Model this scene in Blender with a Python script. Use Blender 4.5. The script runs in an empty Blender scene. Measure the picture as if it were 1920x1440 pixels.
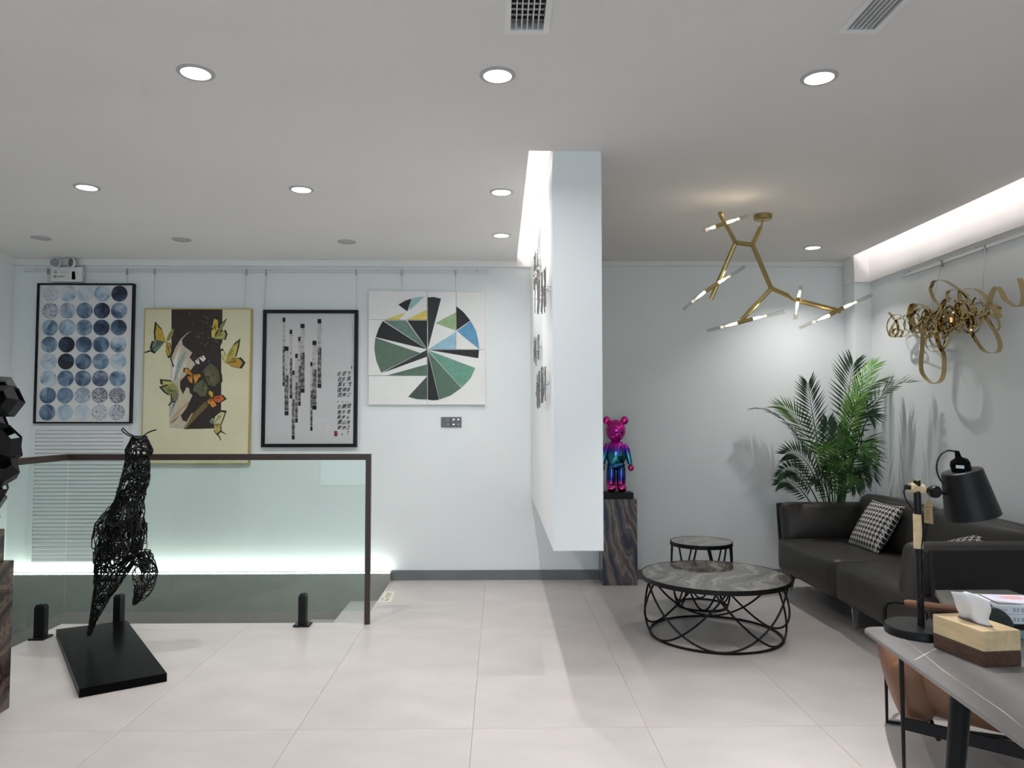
import bpy, bmesh, math, random
from mathutils import Vector, Matrix, Euler
random.seed(7)
R = math.radians
scene = bpy.context.scene
COL = scene.collection

# ------------------------------------------------------------------ camera
F = 1375.0
YAW, PITCH, CAMZ = math.atan(24 / F), math.atan(64 / F), 1.42
cam_data = bpy.data.cameras.new('camera')
cam_data.sensor_width = 36.0
cam_data.lens = F / 1920 * 36.0
cam_data.clip_start = 0.05
cam = bpy.data.objects.new('camera', cam_data)
cam.location = (0, 0, CAMZ)
cam.rotation_euler = (R(90) + PITCH, 0, -YAW)
COL.objects.link(cam)
scene.camera = cam
CAMR = Euler((R(90) + PITCH, 0, -YAW)).to_matrix()
CAMP = Vector((0, 0, CAMZ))

def ray(px, py):
    return CAMR @ Vector(((px - 960) / F, -(py - 720) / F, -1.0))
def atY(px, py, Y):
    d = ray(px, py); return CAMP + d * (Y / d.y)
def atX(px, py, X):
    d = ray(px, py); return CAMP + d * (X / d.x)
def atZ(px, py, Z):
    d = ray(px, py); return CAMP + d * ((Z - CAMZ) / d.z)

# ------------------------------------------------------------------ world, exposure
world = bpy.data.worlds.new('overcast_sky')
scene.world = world
world.use_nodes = True
bg = world.node_tree.nodes['Background']
bg.inputs[0].default_value = (0.72, 0.87, 1.0, 1)
bg.inputs[1].default_value = 2.6
scene.view_settings.view_transform = 'Standard'
scene.view_settings.look = 'None'
scene.view_settings.exposure = 0.33
scene.view_settings.gamma = 1.0
scene.view_settings.use_curve_mapping = False
try:
    scene.cycles.use_denoising = True
    scene.cycles.max_bounces = 7
    scene.cycles.diffuse_bounces = 4
    scene.cycles.glossy_bounces = 3
    scene.cycles.use_light_tree = False
    scene.cycles.use_adaptive_sampling = True
    scene.cycles.adaptive_threshold = 0.035
    scene.cycles.sample_clamp_indirect = 10.0
    scene.cycles.caustics_reflective = False
    scene.cycles.caustics_refractive = False
except Exception:
    pass
DOWN_W, REAR_W = 10.0, 2.2   # watts of a ceiling downlight over the stair half, over the rear half
DOWN_C = (1.0, 0.975, 0.955)
COVE_E, COVE_C = 16.5, (1.0, 0.94, 0.92)
LEDGE_E, LEDGE_C = 22.0, (0.95, 1.0, 0.94)

# ------------------------------------------------------------------ room dimensions
YB = 6.53                # back wall
XL, XR = -4.30, 3.257    # side walls
YF = -3.5                # shop front behind the photographer
ZC = 2.83                # ceiling
VX1 = -0.945             # stair void: its end towards the sofa side
VY0 = 5.19               # stair void: front edge
VXL = -3.02              # stair void: edge of the branch along the side wall
PX0, PX1, PY0, PZ0 = 0.28, 0.54, 3.81, 0.735   # hanging partition wall

# ------------------------------------------------------------------ materials
MATS = {}
def mat(name, col, rough=0.5, metal=0.0, var=0.06, vscale=6.0, bump=0.0, bscale=40.0, coat=0.0, spec=0.5,
        stretch=(1, 1, 1), col2=None, emit=None, estr=0.0, coord='Object', detail=4.0, ramp=(0.3, 0.7)):
    m = bpy.data.materials.new(name); m.use_nodes = True
    nt = m.node_tree; N = nt.nodes; L = nt.links
    b = N['Principled BSDF']
    b.inputs['Roughness'].default_value = rough
    b.inputs['Metallic'].default_value = metal
    b.inputs['Coat Weight'].default_value = coat
    b.inputs['Specular IOR Level'].default_value = spec
    tc = N.new('ShaderNodeTexCoord'); mp = N.new('ShaderNodeMapping')
    mp.inputs['Scale'].default_value = stretch
    L.new(tc.outputs[coord], mp.inputs[0])
    nz = N.new('ShaderNodeTexNoise'); nz.inputs['Scale'].default_value = vscale; nz.inputs['Detail'].default_value = detail
    L.new(mp.outputs[0], nz.inputs['Vector'])
    cr = N.new('ShaderNodeValToRGB')
    c2 = col2 if col2 else tuple(c * (1 - var) for c in col)
    c1 = col if col2 else tuple(min(1, c * (1 + var * 0.5)) for c in col)
    cr.color_ramp.elements[0].position = ramp[0]; cr.color_ramp.elements[1].position = ramp[1]
    cr.color_ramp.elements[0].color = (*c2, 1); cr.color_ramp.elements[1].color = (*c1, 1)
    L.new(nz.outputs['Fac'], cr.inputs[0]); L.new(cr.outputs[0], b.inputs['Base Color'])
    if bump:
        n2 = N.new('ShaderNodeTexNoise'); n2.inputs['Scale'].default_value = bscale; n2.inputs['Detail'].default_value = 3
        L.new(mp.outputs[0], n2.inputs['Vector'])
        bp = N.new('ShaderNodeBump'); bp.inputs['Strength'].default_value = bump; bp.inputs['Distance'].default_value = 0.01
        L.new(n2.outputs['Fac'], bp.inputs['Height']); L.new(bp.outputs[0], b.inputs['Normal'])
    if emit:
        b.inputs['Emission Color'].default_value = (*emit, 1); b.inputs['Emission Strength'].default_value = estr
    MATS[name] = m
    return m

def glass(name, tint, refl=1.0, rough=0.0):
    m = bpy.data.materials.new(name); m.use_nodes = True
    nt = m.node_tree; N = nt.nodes; L = nt.links; N.clear()
    o = N.new('ShaderNodeOutputMaterial'); mx = N.new('ShaderNodeMixShader')
    t = N.new('ShaderNodeBsdfTransparent'); g = N.new('ShaderNodeBsdfGlossy')
    f = N.new('ShaderNodeFresnel'); f.inputs[0].default_value = 1.45
    mu = N.new('ShaderNodeMath'); mu.operation = 'MULTIPLY'; mu.inputs[1].default_value = refl
    nz = N.new('ShaderNodeTexNoise'); nz.inputs['Scale'].default_value = 3
    cr = N.new('ShaderNodeValToRGB')
    cr.color_ramp.elements[0].color = (*[c * 0.985 for c in tint], 1); cr.color_ramp.elements[1].color = (*tint, 1)
    L.new(nz.outputs['Fac'], cr.inputs[0]); L.new(cr.outputs[0], t.inputs[0])
    g.inputs['Roughness'].default_value = rough
    ge = N.new('ShaderNodeNewGeometry'); fr = N.new('ShaderNodeMath'); fr.operation = 'SUBTRACT'; fr.inputs[0].default_value = 1.0
    L.new(ge.outputs['Backfacing'], fr.inputs[1])       # only the entry face mirrors; the exit face lets light straight through
    m2 = N.new('ShaderNodeMath'); m2.operation = 'MULTIPLY'
    L.new(f.outputs[0], mu.inputs[0]); L.new(mu.outputs[0], m2.inputs[0]); L.new(fr.outputs[0], m2.inputs[1]); L.new(m2.outputs[0], mx.inputs[0])
    L.new(t.outputs[0], mx.inputs[1]); L.new(g.outputs[0], mx.inputs[2]); L.new(mx.outputs[0], o.inputs[0])
    MATS[name] = m
    return m

def stone(name, cols, scale=3.0, distort=6.0, rough=0.2, angle=0.6, wave=1.6, coat=0.0, noise=3.0, warp=0.0, warp_s=1.0, aniso=(1, 1, 1)):
    """veined marble: a distorted band pattern over a colour ramp"""
    m = bpy.data.materials.new(name); m.use_nodes = True
    nt = m.node_tree; N = nt.nodes; L = nt.links; b = N['Principled BSDF']
    b.inputs['Roughness'].default_value = rough; b.inputs['Coat Weight'].default_value = coat
    tc = N.new('ShaderNodeTexCoord'); mp = N.new('ShaderNodeMapping')
    mp.inputs['Rotation'].default_value = (0.3, angle, 0.4); mp.inputs['Scale'].default_value = tuple(scale * a for a in aniso)
    L.new(tc.outputs['Object'], mp.inputs[0])
    w = N.new('ShaderNodeTexWave'); w.inputs['Scale'].default_value = wave; w.inputs['Distortion'].default_value = distort
    w.inputs['Detail'].default_value = 5; w.inputs['Detail Scale'].default_value = 1.3
    nz = N.new('ShaderNodeTexNoise'); nz.inputs['Scale'].default_value = noise; nz.inputs['Detail'].default_value = 8
    wn = N.new('ShaderNodeTexNoise'); wn.inputs['Scale'].default_value = warp_s; wn.inputs['Detail'].default_value = 3
    L.new(mp.outputs[0], wn.inputs['Vector'])
    ws = N.new('ShaderNodeVectorMath'); ws.operation = 'SCALE'; ws.inputs[3].default_value = warp
    wa = N.new('ShaderNodeVectorMath'); wa.operation = 'ADD'
    L.new(wn.outputs['Color'], ws.inputs[0]); L.new(mp.outputs[0], wa.inputs[0]); L.new(ws.outputs[0], wa.inputs[1])
    L.new(wa.outputs[0], w.inputs[0]); L.new(wa.outputs[0], nz.inputs['Vector'])
    mx = N.new('ShaderNodeMath'); mx.operation = 'ADD'; mx.inputs[1].default_value = 0
    h = N.new('ShaderNodeMath'); h.operation = 'MULTIPLY'; h.inputs[1].default_value = 0.55
    h2 = N.new('ShaderNodeMath'); h2.operation = 'MULTIPLY'; h2.inputs[1].default_value = 0.45
    L.new(w.outputs['Fac'], h.inputs[0]); L.new(nz.outputs['Fac'], h2.inputs[0])
    L.new(h.outputs[0], mx.inputs[0]); L.new(h2.outputs[0], mx.inputs[1])
    cr = N.new('ShaderNodeValToRGB'); e = cr.color_ramp.elements
    while len(e) < len(cols): e.new(0.5)
    for i, (p, c) in enumerate(cols):
        e[i].position = p; e[i].color = (*c, 1)
    L.new(mx.outputs[0], cr.inputs[0]); L.new(cr.outputs[0], b.inputs['Base Color'])
    MATS[name] = m
    return m

mat('wall_paint', (0.80, 0.83, 0.835), 0.85, var=0.02, vscale=2.0, detail=1)
mat('cove_paint', (0.86, 0.84, 0.83), 0.85, var=0.02, vscale=2.0, detail=1)
mat('ceiling_paint', (0.79, 0.76, 0.74), 0.9, var=0.02, vscale=1.5, detail=1)
mat('trim_paint', (0.82, 0.82, 0.80), 0.6, var=0.02)
mat('floor_tile', (0.61, 0.565, 0.545), 0.34, var=0.10, vscale=2.2, stretch=(1, 1.6, 1), detail=5)
mat('grout', (0.14, 0.13, 0.12), 0.9)
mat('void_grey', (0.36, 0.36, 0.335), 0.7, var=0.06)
mat('stair_tile', (0.58, 0.57, 0.55), 0.5)
mat('base_grey', (0.16, 0.165, 0.175), 0.45)
mat('rail_white', (0.70, 0.71, 0.70), 0.4, var=0.02)
mat('steel_grey', (0.42, 0.42, 0.42), 0.35, metal=0.9)
mat('black_metal', (0.006, 0.006, 0.007), 0.42, var=0.2, spec=0.22)
mat('black_gloss', (0.004, 0.004, 0.004), 0.3, var=0.2, spec=0.03)
mat('black_soft', (0.007, 0.007, 0.008), 0.4, var=0.2, spec=0.25)
mat('brown_rail', (0.035, 0.018, 0.013), 0.4, var=0.3, vscale=12, stretch=(1, 1, 8))
mat('white_plastic', (0.72, 0.72, 0.70), 0.4, var=0.02)
mat('grille_white', (0.74, 0.75, 0.75), 0.5, var=0.02)
mat('grille_dark', (0.30, 0.30, 0.30), 0.8)
mat('gold_frame', (0.60, 0.45, 0.16), 0.32, metal=0.75, var=0.12)
mat('brass', (0.42, 0.32, 0.13), 0.33, metal=0.95, var=0.15, vscale=20, stretch=(1, 1, 4))
mat('gold_mirror', (0.60, 0.46, 0.23), 0.05, metal=1.0, var=0.05)
mat('art_white', (0.80, 0.78, 0.75), 0.7, var=0.03)
mat('canvas_white', (0.82, 0.82, 0.80), 0.75, var=0.03, bump=0.05, bscale=300)
mat('canvas_cream', (0.72, 0.68, 0.46), 0.6, var=0.06, vscale=4)
mat('paper_grey', (0.68, 0.68, 0.68), 0.5, var=0.02)
mat('ink_black', (0.010, 0.010, 0.011), 0.6, var=0.2, spec=0.2)
mat('seal_red', (0.28, 0.02, 0.025), 0.6, var=0.4, vscale=60)
mat('strip_mottle', (0.55, 0.52, 0.50), 0.5, col2=(0.035, 0.028, 0.026), vscale=24, ramp=(0.45, 0.66), detail=6)
mat('strip_pale', (0.60, 0.57, 0.56), 0.5, col2=(0.16, 0.13, 0.125), vscale=30, ramp=(0.3, 0.52), detail=6)
mat('switch_grey', (0.13, 0.135, 0.15), 0.4)
mat('sticker_cream', (0.80, 0.80, 0.66), 0.5, var=0.04)
mat('sticker_ink', (0.20, 0.20, 0.14), 0.6)
mat('lens_emit', (1, 1, 1), 0.5, emit=(1, 0.98, 0.95), estr=5.0)
mat('trim_ring_grey', (0.45, 0.45, 0.45), 0.4)
mat('lens_off', (0.40, 0.40, 0.39), 0.3)
mat('led_cove', (1, 1, 1), 0.5, emit=COVE_C, estr=COVE_E)
mat('led_ledge', (1, 1, 1), 0.5, emit=LEDGE_C, estr=LEDGE_E)
mat('bulb_emit', (1, 0.9, 0.7), 0.4, emit=(1.0, 0.83, 0.56), estr=3.0)
mat('indicator', (1, 1, 1), 0.4, emit=(1, 1, 1), estr=1.5)
for k_ in ('lens_emit', 'bulb_emit', 'indicator'):
    MATS[k_].cycles.emission_sampling = 'NONE'     # visible glow only; the lamps carry the light
glass('railing_glass', (0.92, 0.972, 0.950), refl=1.0)
glass('picture_glass', (0.97, 0.97, 0.97), refl=0.8)
glass('lamp_glass', (0.93, 0.93, 0.92), refl=1.2)
glass('window_glass', (0.96, 0.98, 0.98), refl=1.0)
mat('leather_grey', (0.044, 0.040, 0.036), 0.44, spec=0.35, var=0.12, vscale=5, bump=0.05, bscale=220)
mat('shell_grey', (0.018, 0.016, 0.016), 0.5, var=0.1, spec=0.3)
mat('chrome', (0.75, 0.75, 0.75), 0.08, metal=1.0, var=0.02)
mat('silver_hammered', (0.27, 0.25, 0.235), 0.24, metal=1.0, var=0.3, vscale=60, bump=0.4, bscale=90)
mat('leather_tan', (0.165, 0.072, 0.036), 0.38, var=0.25, vscale=6, bump=0.05, bscale=150)
mat('wood_light', (0.70, 0.52, 0.30), 0.45, var=0.18, vscale=8, stretch=(6, 1, 6))
mat('wood_dark', (0.085, 0.038, 0.022), 0.4, var=0.45, vscale=14, stretch=(6, 1, 6))
mat('tissue', (0.84, 0.83, 0.85), 0.9, var=0.02)
mat('kraft', (0.40, 0.27, 0.14), 0.8, var=0.1)
mat('paper_white', (0.78, 0.80, 0.84), 0.5, var=0.02)
mat('paper_blue', (0.50, 0.60, 0.74), 0.5, var=0.05)
mat('print_purple', (0.62, 0.56, 0.76), 0.4, col2=(0.82, 0.80, 0.86), vscale=14)
mat('print_pink', (0.75, 0.42, 0.45), 0.4)
mat('teal_card', (0.22, 0.36, 0.36), 0.5)
mat('gadget_dark', (0.025, 0.032, 0.030), 0.25)
mat('table_side_stone', (0.20, 0.195, 0.175), 0.4, var=0.15, vscale=10)
mat('soil', (0.03, 0.02, 0.014), 0.95, var=0.4, vscale=40)
mat('pot_grey', (0.25, 0.25, 0.25), 0.6)
mat('palm_dark', (0.020, 0.055, 0.022), 0.42, var=0.35, vscale=6)
mat('palm_mid', (0.060, 0.165, 0.034), 0.42, var=0.35, vscale=6)
mat('palm_bright', (0.15, 0.32, 0.06), 0.42, var=0.3, vscale=6)
mat('palm_stem', (0.07, 0.13, 0.035), 0.5)
mat('print_grey', (0.42, 0.46, 0.52), 0.5)
mat('reflector_grey', (0.30, 0.30, 0.31), 0.25, metal=0.8)
mat('line_white', (0.75, 0.75, 0.75), 0.5)
stone('desk_stone', [(0.25, (0.165, 0.157, 0.158)), (0.6, (0.21, 0.20, 0.20)), (0.8, (0.25, 0.24, 0.24))], 1.5, 3, 0.38)
stone('table_marble', [(0.2, (0.13, 0.115, 0.10)), (0.45, (0.28, 0.26, 0.235)), (0.6, (0.20, 0.18, 0.16)), (0.8, (0.44, 0.41, 0.37))], 1.6, 5, 0.07, coat=0.3, wave=1.1, warp=1.6, warp_s=0.8, noise=5)
stone('blue_marble', [(0.22, (0.035, 0.045, 0.075)), (0.40, (0.16, 0.13, 0.115)), (0.50, (0.07, 0.085, 0.15)), (0.62, (0.30, 0.245, 0.20)), (0.8, (0.10, 0.08, 0.075))], 1.3, 4, 0.25, angle=0.75, wave=1.0, warp=0.9, warp_s=1.6, noise=3, aniso=(2.2, 2.2, 0.7))
stone('brown_marble', [(0.2, (0.010, 0.009, 0.008)), (0.42, (0.07, 0.040, 0.030)), (0.55, (0.028, 0.033, 0.022)), (0.72, (0.13, 0.085, 0.065)), (0.85, (0.022, 0.022, 0.018))], 4.2, 12, 0.25, wave=1.0, noise=5)

def chrome_gradient():
    """pink head to violet to blue-green body, mirror finish, by height on the figure"""
    m = bpy.data.materials.new('chrome_gradient'); m.use_nodes = True
    nt = m.node_tree; N = nt.nodes; L = nt.links; b = N['Principled BSDF']
    b.inputs['Metallic'].default_value = 1.0; b.inputs['Roughness'].default_value = 0.07
    g = N.new('ShaderNodeNewGeometry'); s = N.new('ShaderNodeSeparateXYZ')
    L.new(g.outputs['Position'], s.inputs[0])
    mr = N.new('ShaderNodeMapRange'); mr.inputs[1].default_value = 0.79; mr.inputs[2].default_value = 1.44
    L.new(s.outputs[2], mr.inputs[0])
    nz = N.new('ShaderNodeTexNoise'); nz.inputs['Scale'].default_value = 9
    ad = N.new('ShaderNodeMath'); ad.operation = 'MULTIPLY_ADD'; ad.inputs[1].default_value = 0.05
    L.new(nz.outputs['Fac'], ad.inputs[0]); L.new(mr.outputs[0], ad.inputs[2])
    cr = N.new('ShaderNodeValToRGB'); e = cr.color_ramp.elements
    stops = [(0.0, (0.75, 0.07, 0.30)), (0.12, (0.62, 0.06, 0.34)), (0.17, (0.05, 0.06, 0.35)), (0.36, (0.04, 0.15, 0.35)),
             (0.47, (0.05, 0.33, 0.38)), (0.57, (0.10, 0.05, 0.42)), (0.64, (0.55, 0.03, 0.42)), (1.0, (0.80, 0.05, 0.36))]
    while len(e) < len(stops): e.new(0.5)
    for i, (p, c) in enumerate(stops):
        e[i].position = p; e[i].color = (*c, 1)
    L.new(ad.outputs[0], cr.inputs[0]); L.new(cr.outputs[0], b.inputs['Base Color'])
    MATS['chrome_gradient'] = m
chrome_gradient()
mat('chrome_pink', (0.78, 0.07, 0.33), 0.08, metal=1.0, var=0.1)

def houndstooth():
    m = bpy.data.materials.new('houndstooth'); m.use_nodes = True
    nt = m.node_tree; N = nt.nodes; L = nt.links; b = N['Principled BSDF']
    b.inputs['Roughness'].default_value = 0.9
    tc = N.new('ShaderNodeTexCoord'); mp = N.new('ShaderNodeMapping'); mp.inputs['Scale'].default_value = (27, 27, 27)
    L.new(tc.outputs['Object'], mp.inputs[0])
    s = N.new('ShaderNodeSeparateXYZ'); L.new(mp.outputs[0], s.inputs[0])
    def math_(op, a, bb=None):
        n = N.new('ShaderNodeMath'); n.operation = op
        for i, v in enumerate((a, bb)):
            if v is None: continue
            if isinstance(v, (int, float)): n.inputs[i].default_value = v
            else: L.new(v, n.inputs[i])
        return n.outputs[0]
    u, v = s.outputs[0], s.outputs[1]
    wu = math_('LESS_THAN', math_('FRACT', u), 0.5)
    wv = math_('LESS_THAN', math_('FRACT', v), 0.5)
    d = math_('LESS_THAN', math_('FRACT', math_('MULTIPLY', math_('ADD', u, v), 2.0)), 0.5)
    r = math_('ADD', math_('MULTIPLY', d, wu), math_('MULTIPLY', math_('SUBTRACT', 1.0, d), wv))
    cr = N.new('ShaderNodeValToRGB')
    cr.color_ramp.elements[0].color = (0.012, 0.011, 0.011, 1); cr.color_ramp.elements[1].color = (0.62, 0.60, 0.57, 1)
    L.new(r, cr.inputs[0]); L.new(cr.outputs[0], b.inputs['Base Color'])
    MATS['houndstooth'] = m
houndstooth()

def ink_disc():
    """watercolour disc: per-object tone and speckle through object attributes"""
    m = bpy.data.materials.new('ink_disc'); m.use_nodes = True
    nt = m.node_tree; N = nt.nodes; L = nt.links; b = N['Principled BSDF']; b.inputs['Roughness'].default_value = 0.5
    def attr(n):
        a = N.new('ShaderNodeAttribute'); a.attribute_type = 'OBJECT'; a.attribute_name = n; return a.outputs['Fac']
    oi = N.new('ShaderNodeObjectInfo'); tc = N.new('ShaderNodeTexCoord')
    mu = N.new('ShaderNodeVectorMath'); mu.operation = 'ADD'
    sc = N.new('ShaderNodeVectorMath'); sc.operation = 'SCALE'; sc.inputs[3].default_value = 1.0
    L.new(oi.outputs['Location'], sc.inputs[0]); L.new(tc.outputs['Object'], mu.inputs[0]); L.new(sc.outputs[0], mu.inputs[1])
    nz = N.new('ShaderNodeTexNoise'); nz.inputs['Scale'].default_value = 8; nz.inputs['Detail'].default_value = 5; nz.inputs['Distortion'].default_value = 0.9
    L.new(mu.outputs[0], nz.inputs['Vector'])
    a1 = N.new('ShaderNodeMath'); a1.operation = 'SUBTRACT'; a1.inputs[1].default_value = 0.5; L.new(nz.outputs['Fac'], a1.inputs[0])
    a2 = N.new('ShaderNodeMath'); a2.operation = 'MULTIPLY_ADD'; a2.inputs[1].default_value = 1.5; L.new(a1.outputs[0], a2.inputs[0]); L.new(attr('tone'), a2.inputs[2])
    cr = N.new('ShaderNodeValToRGB'); e = cr.color_ramp.elements
    stops = [(0.0, (0.66, 0.70, 0.74)), (0.28, (0.46, 0.55, 0.64)), (0.5, (0.17, 0.25, 0.36)), (0.72, (0.05, 0.085, 0.16)), (0.95, (0.012, 0.013, 0.03))]
    while len(e) < len(stops): e.new(0.5)
    for i, (p, c) in enumerate(stops):
        e[i].position = p; e[i].color = (*c, 1)
    L.new(a2.outputs[0], cr.inputs[0])
    vo = N.new('ShaderNodeTexNoise'); vo.inputs['Scale'].default_value = 160; vo.inputs['Detail'].default_value = 1
    L.new(mu.outputs[0], vo.inputs['Vector'])
    lt = N.new('ShaderNodeMath'); lt.operation = 'SUBTRACT'; L.new(attr('speckle'), lt.inputs[0]); L.new(vo.outputs['Fac'], lt.inputs[1])
    gt = N.new('ShaderNodeMath'); gt.operation = 'GREATER_THAN'; gt.inputs[1].default_value = 0.0; L.new(lt.outputs[0], gt.inputs[0])
    mx = N.new('ShaderNodeMixRGB'); mx.inputs[2].default_value = (0.10, 0.05, 0.045, 1)
    L.new(gt.outputs[0], mx.inputs[0]); L.new(cr.outputs[0], mx.inputs[1]); L.new(mx.outputs[0], b.inputs['Base Color'])
    MATS['ink_disc'] = m
ink_disc()

PAINT = {}
def paint(col, rough=0.6):
    """a flat paint colour with slight brush variation (colour given in sRGB 0-255)"""
    key = tuple(col)
    if key not in PAINT:
        lin = tuple((c / 255 / 12.92) if c / 255 <= 0.04045 else ((c / 255 + 0.055) / 1.055) ** 2.4 for c in col)
        PAINT[key] = mat('paint_%d_%d_%d' % key, lin, rough, var=0.18, vscale=22, detail=3)
    return PAINT[key]

# ------------------------------------------------------------------ geometry helpers
WL = {}
class MB:
    def __init__(s): s.v = []; s.f = []
    def add(s, vs, fs):
        o = len(s.v); s.v += [Vector(v) for v in vs]; s.f += [tuple(i + o for i in f) for f in fs]; return s
    def box(s, x0, x1, y0, y1, z0, z1, M=None):
        vs = [Vector((x, y, z)) for z in (z0, z1) for y in (y0, y1) for x in (x0, x1)]
        if M is not None: vs = [M @ v for v in vs]
        return s.add(vs, [(0, 2, 3, 1), (4, 5, 7, 6), (0, 1, 5, 4), (2, 6, 7, 3), (0, 4, 6, 2), (1, 3, 7, 5)])
    def tube(s, path, r, n=8, closed=False, caps=True, rr=None):
        P = [Vector(p) for p in path]; k = len(P); rings = []
        up = None
        for i in range(k):
            a = P[(i - 1) % k] if (closed or i > 0) else P[i]
            b = P[(i + 1) % k] if (closed or i < k - 1) else P[i]
            t = (b - a)
            t = t.normalized() if t.length > 1e-9 else Vector((0, 0, 1))
            if up is None:
                up = Vector((0, 0, 1)) if abs(t.z) < 0.9 else Vector((1, 0, 0))
            x = up - t * up.dot(t)
            if x.length < 1e-6: x = t.orthogonal()
            x.normalize(); y = t.cross(x); up = x
            ri = rr[i] if rr else r
            rings.append([P[i] + (x * math.cos(2 * math.pi * j / n) + y * math.sin(2 * math.pi * j / n)) * ri for j in range(n)])
        vs = [v for g in rings for v in g]; fs = []
        for i in range(k if closed else k - 1):
            for j in range(n):
                a, b = i * n + j, i * n + (j + 1) % n
                c, d = ((i + 1) % k) * n + (j + 1) % n, ((i + 1) % k) * n + j
                fs.append((a, b, c, d))
        if caps and not closed:
            fs.append(tuple(range(n - 1, -1, -1))); fs.append(tuple((k - 1) * n + j for j in range(n)))
        return s.add(vs, fs)
    def lathe(s, prof, c=(0, 0, 0), n=32, M=None):
        """prof: list of (r, z); closed at r=0 ends"""
        vs, fs, idx = [], [], []
        for r, z in prof:
            if r < 1e-6: idx.append([len(vs)] * n); vs.append(Vector((0, 0, z)))
            else:
                idx.append(list(range(len(vs), len(vs) + n)))
                vs += [Vector((r * math.cos(2 * math.pi * j / n), r * math.sin(2 * math.pi * j / n), z)) for j in range(n)]
        for i in range(len(prof) - 1):
            for j in range(n):
                q = [idx[i][j], idx[i][(j + 1) % n], idx[i + 1][(j + 1) % n], idx[i + 1][j]]
                u = []
                for a in q:
                    if a not in u: u.append(a)
                if len(u) > 2: fs.append(tuple(u))
        if M is not None: vs = [M @ v for v in vs]
        vs = [v + Vector(c) for v in vs]
        return s.add(vs, fs)
    def prism(s, poly, d):
        """poly: 3-D points of a flat outline; d: thickness vector"""
        n = len(poly); d = Vector(d); P = [Vector(p) for p in poly]
        return s.add(P + [p + d for p in P], [tuple(range(n - 1, -1, -1)), tuple(range(n, 2 * n))] + [(i, (i + 1) % n, n + (i + 1) % n, n + i) for i in range(n)])
    def puff(s, c, size, r=0.05, bulge=(0, 0, 0), n=9, M=None):
        """rounded, slightly inflated box (cushion)"""
        hx, hy, hz = [a / 2 for a in size]; idx = {}; vs = []; fs = []
        def vert(p):
            k = tuple(round(q, 5) for q in p)
            if k in idx: return idx[k]
            u, v, w = p
            q = Vector((u * hx, v * hy, w * hz))
            inn = Vector((max(-hx + r, min(hx - r, q.x)), max(-hy + r, min(hy - r, q.y)), max(-hz + r, min(hz - r, q.z))))
            dd = q - inn
            q = inn + (dd.normalized() * r if dd.length > 1e-9 else dd)
            fx, fy, fz = (1 - u * u), (1 - v * v), (1 - w * w)
            q.x += u * bulge[0] * fy * fz; q.y += v * bulge[1] * fx * fz; q.z += w * bulge[2] * fx * fy
            if M is not None: q = M @ q
            vs.append(q + Vector(c)); idx[k] = len(vs) - 1
            return idx[k]
        T = [math.sin((-1 + 2 * i / n) * math.pi / 2) for i in range(n + 1)]
        for ax in range(3):
            for sg in (-1, 1):
                for i in range(n):
                    for j in range(n):
                        q = []
                        for (a, b) in ((i, j), (i + 1, j), (i + 1, j + 1), (i, j + 1)):
                            p = [0, 0, 0]; p[ax] = sg; p[(ax + 1) % 3] = T[a]; p[(ax + 2) % 3] = T[b]
                            q.append(vert(p))
                        fs.append(tuple(q if sg > 0 else q[::-1]))
        return s.add(vs, fs)
    def build(s, name, m, parent=None, smooth=False, origin=None, loc=None, rot=None, bevel=0.0, seg=2):
        xs = [v.x for v in s.v]; ys = [v.y for v in s.v]; zs = [v.z for v in s.v]
        if origin is None:
            origin = Vector(((min(xs) + max(xs)) / 2, (min(ys) + max(ys)) / 2, min(zs)))
        origin = Vector(origin)
        me = bpy.data.meshes.new(name)
        me.from_pydata([tuple(v - origin) for v in s.v], [], s.f)
        bm = bmesh.new(); bm.from_mesh(me)
        bmesh.ops.recalc_face_normals(bm, faces=bm.faces[:])
        bm.to_mesh(me); bm.free()
        if smooth:
            me.polygons.foreach_set('use_smooth', [True] * len(me.polygons))
            try: me.set_sharp_from_angle(angle=R(42))
            except Exception: pass
        me.materials.append(MATS[m] if isinstance(m, str) else m)
        o = bpy.data.objects.new(name, me); COL.objects.link(o)
        w = Vector(loc) if loc is not None else origin
        if parent is not None:
            o.parent = parent; o.location = w - WL[parent]
        else: o.location = w
        if rot is not None: o.rotation_euler = rot
        WL[o] = w
        if bevel:
            md = o.modifiers.new('edge', 'BEVEL'); md.width = bevel; md.segments = seg; md.limit_method = 'ANGLE'
        return o

def tag(o, label, cat, group=None):
    o['label'] = label; o['category'] = cat
    if group: o['group'] = group
    return o
def thing(name, loc, label, cat, group=None):
    e = bpy.data.objects.new(name, None); e.empty_display_size = 0.1
    COL.objects.link(e); e.location = loc; WL[e] = Vector(loc)
    return tag(e, label, cat, group)
def struct(o):
    o['kind'] = 'structure'; return o
def B(*a, **k): return MB().box(*a, **k)

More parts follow.
